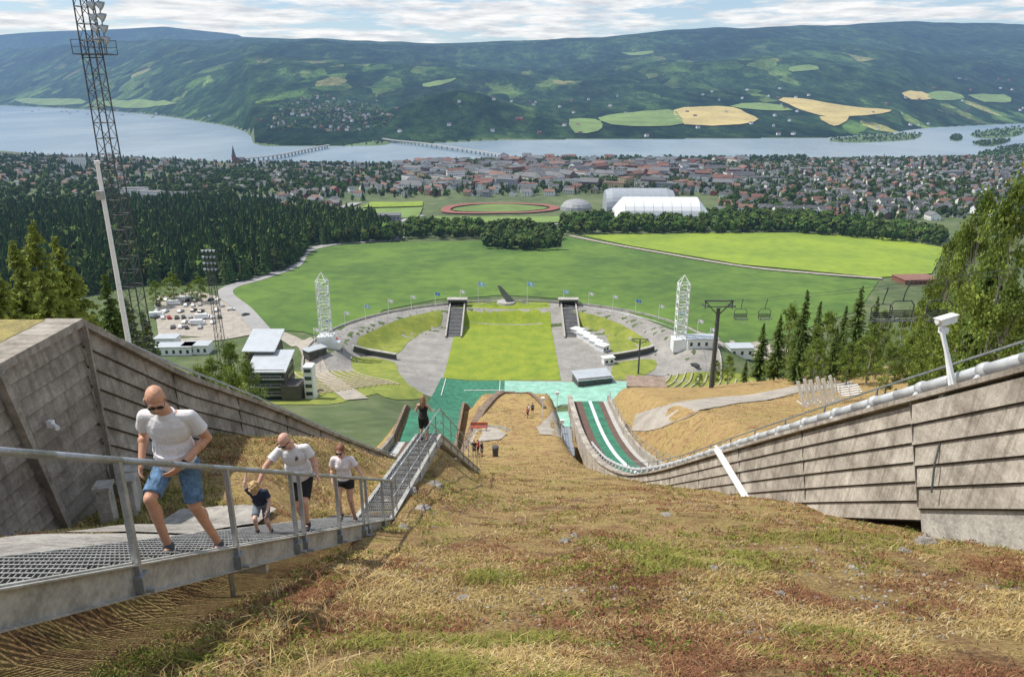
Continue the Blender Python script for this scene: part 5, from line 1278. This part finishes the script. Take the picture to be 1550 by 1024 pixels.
    bt=j['pelvis'].lerp(j['neck'],.12 if not o.get('crop') else .3)
    sh.cyl(ab,bt-spn*.05*k,aw*.92+m,max(aw,pw*.9)*.96+m,16)
    if fem:
        for s in (-1,1): sh.ell(chest+X*s*.065*k+f_*.085*k,(.055*k+m*.6,.045*k+m*.6,.055*k+m*.6),RT)
    else:
        gg=random.Random(int(ht*100))
        for q_ in range(14):
            a_=gg.uniform(-1.3,1.3);p0=ab+X*math.sin(a_)*(aw+m)+f_*math.cos(a_)*(.11*k*fat+m)-spn*gg.uniform(.0,.12)*k;p1=p0+spn*gg.uniform(.08,.2)*k+X*gg.uniform(-.07,.07)*k-f_*.01*k;sh.cap(p0,p1,.013*k,.006*k)
    for s in 'lr':
        if o.get('tank'): sh.cap(chest+ (X if s=='r' else -X)*.09*k+spn*.1*k,j['neck']+(X if s=='r' else -X)*.10*k-spn*.03*k,.045*k,.03*k)
        else:
            sh.cap(j['neck']-spn*.045*k,j['s'+s],.055*k,.063*k);q=j['s'+s].lerp(j['e'+s],o.get('sleeve',.62));sh.cyl(j['s'+s],q,.064*k,.072*k,14)
    if not o.get('tank'): sh.cyl(j['neck']-spn*.06*k,j['neck']+spn*.008*k,.085*k,(nk+.016)*k,14)
    remesh(sh,max(vox,.007)*1.0,'shirt',[o['top']],par,3)
    so=MB();so.ell(j['pelvis'],(pw+.018*k,.115*k+.018*k,.12*k),RT)
    so.cyl(j['pelvis'],j['pelvis']+spn*.10*k,pw*.98+.012*k,aw*.95+.014*k,16)
    for s in 'lr':
        q=j['h'+s].lerp(j['k'+s],o.get('leg',.85));so.cyl(j['h'+s]+(j['h'+s]-q).normalized()*.03*k,q,.102*k,(.086 if o.get('leg',.85)>.5 else .1)*k,14);so.ell(j['h'+s],.100*k)
        if not fem:
            for t_ in (.35,.6,.8):
                c_=j['h'+s].lerp(q,t_);so.cap(c_+Vector((-.05*k,-.07*k,0)),c_+Vector((.05*k,-.075*k,.03*k)),.01*k,.008*k)
    remesh(so,max(vox,.007)*1.0,'shorts',[o['bottom']],par,3)
    for s in 'lr':
        fd=Vector((0.06 if s=='r' else -.06,-1,0)).normalized();a=j['a'+s];f0=a-Vector((0,0,.05*k));m_=MB()
        R_=Rm(*basis(fd,(0,0,1)));m_.ell(f0+fd*-.02*k+Vector((0,0,.01*k)),(.045*k,.062*k,.05*k),R_);m_.ell(f0+fd*.08*k-Vector((0,0,.002*k)),(.05*k,.108*k,.038*k),R_);m_.cyl(a-Vector((0,0,.04*k)),a+Vector((0,0,.025*k)),.048*k,.046*k,12)
        remesh(m_,max(vox,.008),'shoe',[o['shoe']],par,2)
        m_=MB();m_.ell(f0+fd*.04*k-Vector((0,0,.030*k)),(.053*k,.15*k,.014*k),R_);OB('sole',m_,mSole,par,local=True,smooth=True)
    hs=o.get('hair');hm=o.get('hairmat')
    if hs:
        m_=MB()
        if hs=='short': m_.ell(hp_(0,-.022,.044),(.081*hk,.098*hk,.086*hk),HR)
        if hs=='curly':
            gg=random.Random(5)
            for i in range(90):
                v=Vector((gg.gauss(0,1),gg.gauss(-.35,1),gg.gauss(.5,.9))).normalized();m_.ell(hp_(v.x*.084,-.015+v.y*.10,.035+v.z*.092),gg.uniform(.016,.026)*hk)
        if hs in('long','bun'):
            m_.ell(hp_(0,-.024,.042),(.086*hk,.102*hk,.092*hk),HR);m_.cap(hp_(0,-.09,-.0),hp_(0,-.10,-.10),.05*hk,.055*hk)
            if hs=='long':
                m_.cap(hp_(0,-.095,-.08),hp_(0,-.085,-.24),.062*hk,.045*hk)
                for s in (-1,1): m_.cap(hp_(s*.07,-.03,-.0),hp_(s*.075,-.05,-.2),.03*hk,.025*hk)
            else: m_.ell(hp_(0,-.11,.08),.035*hk)
        remesh(m_,.008 if vox<.012 else vox,'hair',[hm],par,1)
    if o.get('beard'):
        m_=MB();m_.ell(hp_(0,.036,-.082),(.054*hk,.058*hk,.04*hk),HR);m_.ell(hp_(0,.094,-.048),(.026*hk,.010*hk,.007*hk),HR);remesh(m_,.006,'beard',[o['beard']],par,1)
    if o.get('glasses'):
        m_=MB()
        for s in (-1,1):
            m_.ell(hp_(s*.033,.096,.008),(.030*hk,.009*hk,.021*hk),HR);m_.beam(hp_(s*.062,.088,.014),hp_(s*.083,-.02,.010),.004,.009,up=hu)
        m_.beam(hp_(-.02,.105,.016),hp_(.02,.105,.016),.005,.006,up=hu);OB('sunglasses',m_,mEy,par,local=True,smooth=True)
    elif not o.get('far'):
        for s in (-1,1):
            m_=MB();m_.ell(hp_(s*.031,.083,.008),(.014*hk,.008*hk,.007*hk),HR);m_.ell(hp_(s*.031,.090,.008),(.006*hk,.0035*hk,.006*hk),HR,1);OB('eye',m_,[mEW,mEy],par,local=True,smooth=True)
    if not o.get('far'):
        m_=MB();m_.ell(hp_(0,.094,-.062),(.023*hk,.005*hk,.0055*hk),HR);OB('mouth',m_,mLip,par,local=True,smooth=True)
    return e,j,k,hp_
sk1=skinmat('tanned',(.58,.31,.20));sk2=skinmat('pink',(.62,.36,.27));sk3=skinmat('fair',(.66,.42,.32))
wTee=M('white cotton',(.76,.75,.77),.85,.06,9,bump=.25,bscale=9);wPink=M('pale pink cotton',(.78,.71,.72),.85,.06,9,bump=.2,bscale=9)
denim=M('blue denim',(.13,.24,.40),.9,.5,14,bump=.3,bscale=30);blk=M('black cloth',(.02,.02,.022),.9,.2,8);navy=M('navy cloth',(.025,.035,.07),.9,.2,8);gry=M('grey blue cloth',(.16,.19,.23),.9,.2,8)
shG=M('grey trainers',(.09,.10,.11),.8,.4,30);shD=M('dark trainers',(.03,.03,.035),.8,.3,20)
blond=M('blond hair',(.50,.33,.15),.7,.35,60);brown=M('brown hair',(.10,.05,.03),.6,.4,60);lbr=M('light brown hair',(.26,.15,.08),.6,.35,60);grb=M('grey stubble',(.40,.31,.26),.9,.3,60);rust=M('auburn hair',(.22,.09,.045),.6,.4,60)
def foot(y): return Sz(y-.15)
# man 1
yb=6.80;xb=-3.44;K=1.97/1.78
z0=Sz(yb);zl=foot(yb-.24*K)-z0;zr=foot(yb+.22*K)-z0
J=dict(pelvis=(.02,.02,.99),neck=(.05,.17,1.54),head=(.02,.26,1.70),sl=(-.15,.13,1.49),sr=(.235,.12,1.47),el=(-.27,-.06,1.24),wl=(-.25,.12,1.05),er=(.32,.02,1.21),wr=(.17,.27,1.07),
  hl=(-.08,.02,.96),hr=(.11,.0,.94),kl=(-.13,.34,.78),al=(-.09,.24,zl/K+.082),kr=(.14,.08,.54),ar=(.19,-.22,zr/K+.085))
e,jj,k_,hp1=person((xb,yb,z0),.06,J,1.97,dict(label='bald man in white T-shirt and denim shorts climbing the stairs',skin=sk1,top=wTee,bottom=denim,shoe=shG,face=(.35,.85,-.6),tilt=-.06,glasses=True,beard=grb,leg=.88,fat=1.06,hdr=(-.6,.6,-.35),vox=.0065))
mb=MB();d=(jj['wr']-jj['er']).normalized();q=jj['wr']-d*.03;mb.cyl(q-d*.012,q+d*.012,.036,.036,14);mb.cyl(q+Vector((0,-.03,.02)),q+Vector((0,-.042,.028)),.02,.02,12);OB('wristwatch',mb,blk,e,local=True)
# man 2
yb=10.2;xb=-3.30;K=1.84/1.78;z0=Sz(yb);zl=foot(yb+.22*K)-z0;zr=foot(yb-.18*K)-z0
J=dict(pelvis=(.04,.02,.98),neck=(.0,.20,1.52),head=(-.05,.31,1.67),sl=(-.18,.17,1.46),sr=(.19,.14,1.48),el=(-.36,.30,1.27),wl=(-.44,.46,1.07),er=(.30,.14,1.26),wr=(.35,.24,1.11),
  hl=(-.05,.0,.95),hr=(.13,.02,.95),kl=(.0,.18,.56),al=(-.02,-.22,zl/K+.085),kr=(.14,.30,.68),ar=(.12,.18,zr/K+.082))
e,jj,k_,hp2=person((xb,yb,z0),0,J,1.84,dict(label='bald man in white polo holding handrail and leading a child',skin=sk2,top=wTee,bottom=blk,shoe=shD,face=(-.2,.85,-.6),tilt=.12,glasses=True,beard=grb,leg=.85,fat=1.1,vox=.0075,hdl=(-.4,.5,-.8),curl=.8))
c=jj['pelvis'].lerp(jj['neck'],.74)+Vector((.08,-.135,-.0));mb=MB()
for a,b,w_,h_ in ((0,0,.035,.018),(.012,.02,.014,.03),(-.012,-.02,.008,.028),(.010,-.02,.008,.028),(.0,.032,.02,.014),(.022,.008,.02,.01)): mb.box(c+Vector((a,-.012,b)),(w_,.012,h_))
OB('shirt_emblem',mb,navy,e,local=True)
# child
yb=9.5;xb=-3.66;K=1.12/1.78;z0=Sz(yb);zl=foot(yb-.22*K)-z0;zr=foot(yb+.2*K)-z0
J=dict(pelvis=(0,-.02,.94),neck=(0,.20,1.38),head=(-.03,.32,1.50),sl=(-.17,.18,1.33),sr=(.17,.17,1.33),el=(-.28,.14,1.50),wl=(-.24,.05,1.72),er=(.24,.18,1.08),wr=(.2,.34,.92),
  hl=(-.09,-.02,.90),hr=(.09,-.02,.90),kl=(-.10,.32,.72),al=(-.10,.22,zl/K+.09),kr=(.10,.10,.52),ar=(.1,-.2,zr/K+.09))
person((xb,yb,z0),.1,J,1.12,dict(label='curly blond child in navy shirt holding a raised hand',child=True,skin=sk3,top=navy,bottom=gry,shoe=shD,face=(-.1,.8,-.6),hair='curly',hairmat=blond,leg=.8,vox=.006))
# woman 3
yb=13.3;xb=-3.38;K=1.80/1.78;z0=Sz(yb);zl=foot(yb-.14*K)-z0;zr=foot(yb+.22*K)-z0
J=dict(pelvis=(0,.0,.97),neck=(0,.09,1.49),head=(-.01,.13,1.65),sl=(-.17,.06,1.44),sr=(.17,.06,1.44),el=(-.24,.0,1.18),wl=(-.2,.18,1.02),er=(.30,.06,1.22),wr=(.42,.22,1.12),
  hl=(-.09,0,.94),hr=(.09,0,.94),kl=(-.10,.24,.66),al=(-.09,.14,zl/K+.082),kr=(.10,.08,.54),ar=(.1,-.22,zr/K+.085))
person((xb,yb,z0),0,J,1.80,dict(label='woman in pale T-shirt and short black shorts on stairs',fem=True,skin=sk2,top=wPink,bottom=blk,shoe=shG,face=(-.1,.95,-.2),hair='bun',hairmat=rust,glasses=True,leg=.38,vox=.009))
# woman 5
yb=23.0;xb=xc(23.0);z0=Sl(yb)
J=dict(pelvis=(0,.0,.93),neck=(0,.03,1.44),head=(0.01,.05,1.60),sl=(-.17,.02,1.39),sr=(.17,.02,1.39),el=(-.27,.08,1.17),wl=(-.30,.28,1.10),er=(.28,.05,1.13),wr=(.34,.26,1.06),
  hl=(-.09,0,.9),hr=(.09,0,.9),kl=(-.10,.05,.5),al=(-.10,.0,.09),kr=(.10,.08,.5),ar=(.12,.1,.09))
person((xb,yb,z0),math.pi-.15,J,1.74,dict(label='long-haired woman in black sleeveless top standing at the railing',fem=True,skin=sk3,top=blk,tank=True,bottom=blk,shoe=shD,face=(.2,.95,-.2),hair='long',hairmat=lbr,leg=.95,vox=.011,curl=.8))
Jd=dict(pelvis=(0,0,.93),neck=(0,.02,1.45),head=(0,.04,1.62),sl=(-.18,.0,1.4),sr=(.18,0,1.4),el=(-.24,.0,1.13),wl=(-.22,.1,.9),er=(.24,0,1.13),wr=(.22,.1,.9),hl=(-.09,0,.9),hr=(.09,0,.9),kl=(-.11,.03,.5),al=(-.11,0,.09),kr=(.11,.05,.5),ar=(.12,.02,.09))
far=[((718,690),blk,navy,'dark jacket'),((724,688),mR_,blk,'red top'),((729,691),navy,gry,'navy top'),((800,628),wTee,navy,'white top'),((806,626),gry,blk,'grey top'),((798,632),mR_,navy,'red top')]
for (a,t_,b2,s) in far:
    w=G(*a);person(w,random.uniform(0,6),Jd,1.75,dict(label='visitor in %s standing on the gravel terrace'%s,skin=sk2,top=t_,bottom=b2,shoe=shD,face=(0,1,-.1),hair='short',hairmat=brown,leg=.9,vox=.02,far=True,group='visitors on the terrace'))
print('people',time.time()-T0)
# ---------------------------------------------------------------- sky, sun, camera
wd=bpy.data.worlds.new("World");sc.world=wd;wd.use_nodes=True;nt=wd.node_tree;nt.nodes.clear()
sd=Vector((-.52,.14,.82)).normalized();elev=math.asin(sd.z);azm=math.atan2(sd.x,sd.y)
sk=nt.nodes.new('ShaderNodeTexSky');sk.sky_type='NISHITA';sk.sun_disc=False;sk.sun_elevation=elev;sk.sun_rotation=azm%(2*math.pi);sk.air_density=1.;sk.dust_density=.3
tc_=nt.nodes.new('ShaderNodeTexCoord');sx=nt.nodes.new('ShaderNodeSeparateXYZ');nt.links.new(tc_.outputs['Generated'],sx.inputs[0])
def mth(op,a,b=None,cl=False):
    n=nt.nodes.new('ShaderNodeMath');n.operation=op;n.use_clamp=cl
    for i,s in enumerate((a,b)):
        if s is None: continue
        if isinstance(s,(int,float)): n.inputs[i].default_value=s
        else: nt.links.new(s,n.inputs[i])
    return n.outputs[0]
den=mth('ADD',mth('MAXIMUM',sx.outputs[2],0.),.06)
cx=nt.nodes.new('ShaderNodeCombineXYZ');nt.links.new(mth('DIVIDE',sx.outputs[0],den),cx.inputs[0]);nt.links.new(mth('DIVIDE',sx.outputs[1],den),cx.inputs[1])
f1=noisen(nt,cx.outputs[0],.95,9,.62);f2=noisen(nt,cx.outputs[0],2.2,7,.6)
cov=ramp(nt,f1,[(.42,(0,0,0)),(.52,(1,1,1))])
up=nt.nodes.new('ShaderNodeMapRange');up.inputs[1].default_value=.15;up.inputs[2].default_value=.6;up.inputs[3].default_value=1.;up.inputs[4].default_value=.5;nt.links.new(sx.outputs[2],up.inputs[0])
cf=mixc(nt,1.,cov,up.outputs[0],'MULTIPLY')
cc=ramp(nt,f2,[(.36,(4.9,5.2,5.7)),(.48,(6.4,6.6,6.8)),(.60,(7.6,7.6,7.6))])
blue=mixc(nt,.45,sk.outputs[0],(2.9,4.3,6.3))
out=mixc(nt,cf,blue,cc)
bg=nt.nodes.new('ShaderNodeBackground');bg.inputs[1].default_value=.13;nt.links.new(out,bg.inputs[0]);wo=nt.nodes.new('ShaderNodeOutputWorld');nt.links.new(bg.outputs[0],wo.inputs[0])
L=bpy.data.lights.new('sun','SUN');L.energy=4.8;L.angle=math.radians(.53);L.color=(1,.94,.84);so=bpy.data.objects.new('sun',L);COL.objects.link(so);so.rotation_euler=(-sd).to_track_quat('-Z','Y').to_euler()
so.location=(-50,0,200)
cam=bpy.data.cameras.new('camera');cam.lens=FL/1550*36;cam.sensor_width=36;cam.clip_start=.1;cam.clip_end=60000
co=bpy.data.objects.new('camera',cam);COL.objects.link(co);co.location=(0,0,C);co.rotation_euler=(math.radians(90)-P,0,0);sc.camera=co
sc.view_settings.view_transform='Standard';sc.view_settings.look='None';sc.view_settings.exposure=0
print('done',time.time()-T0)
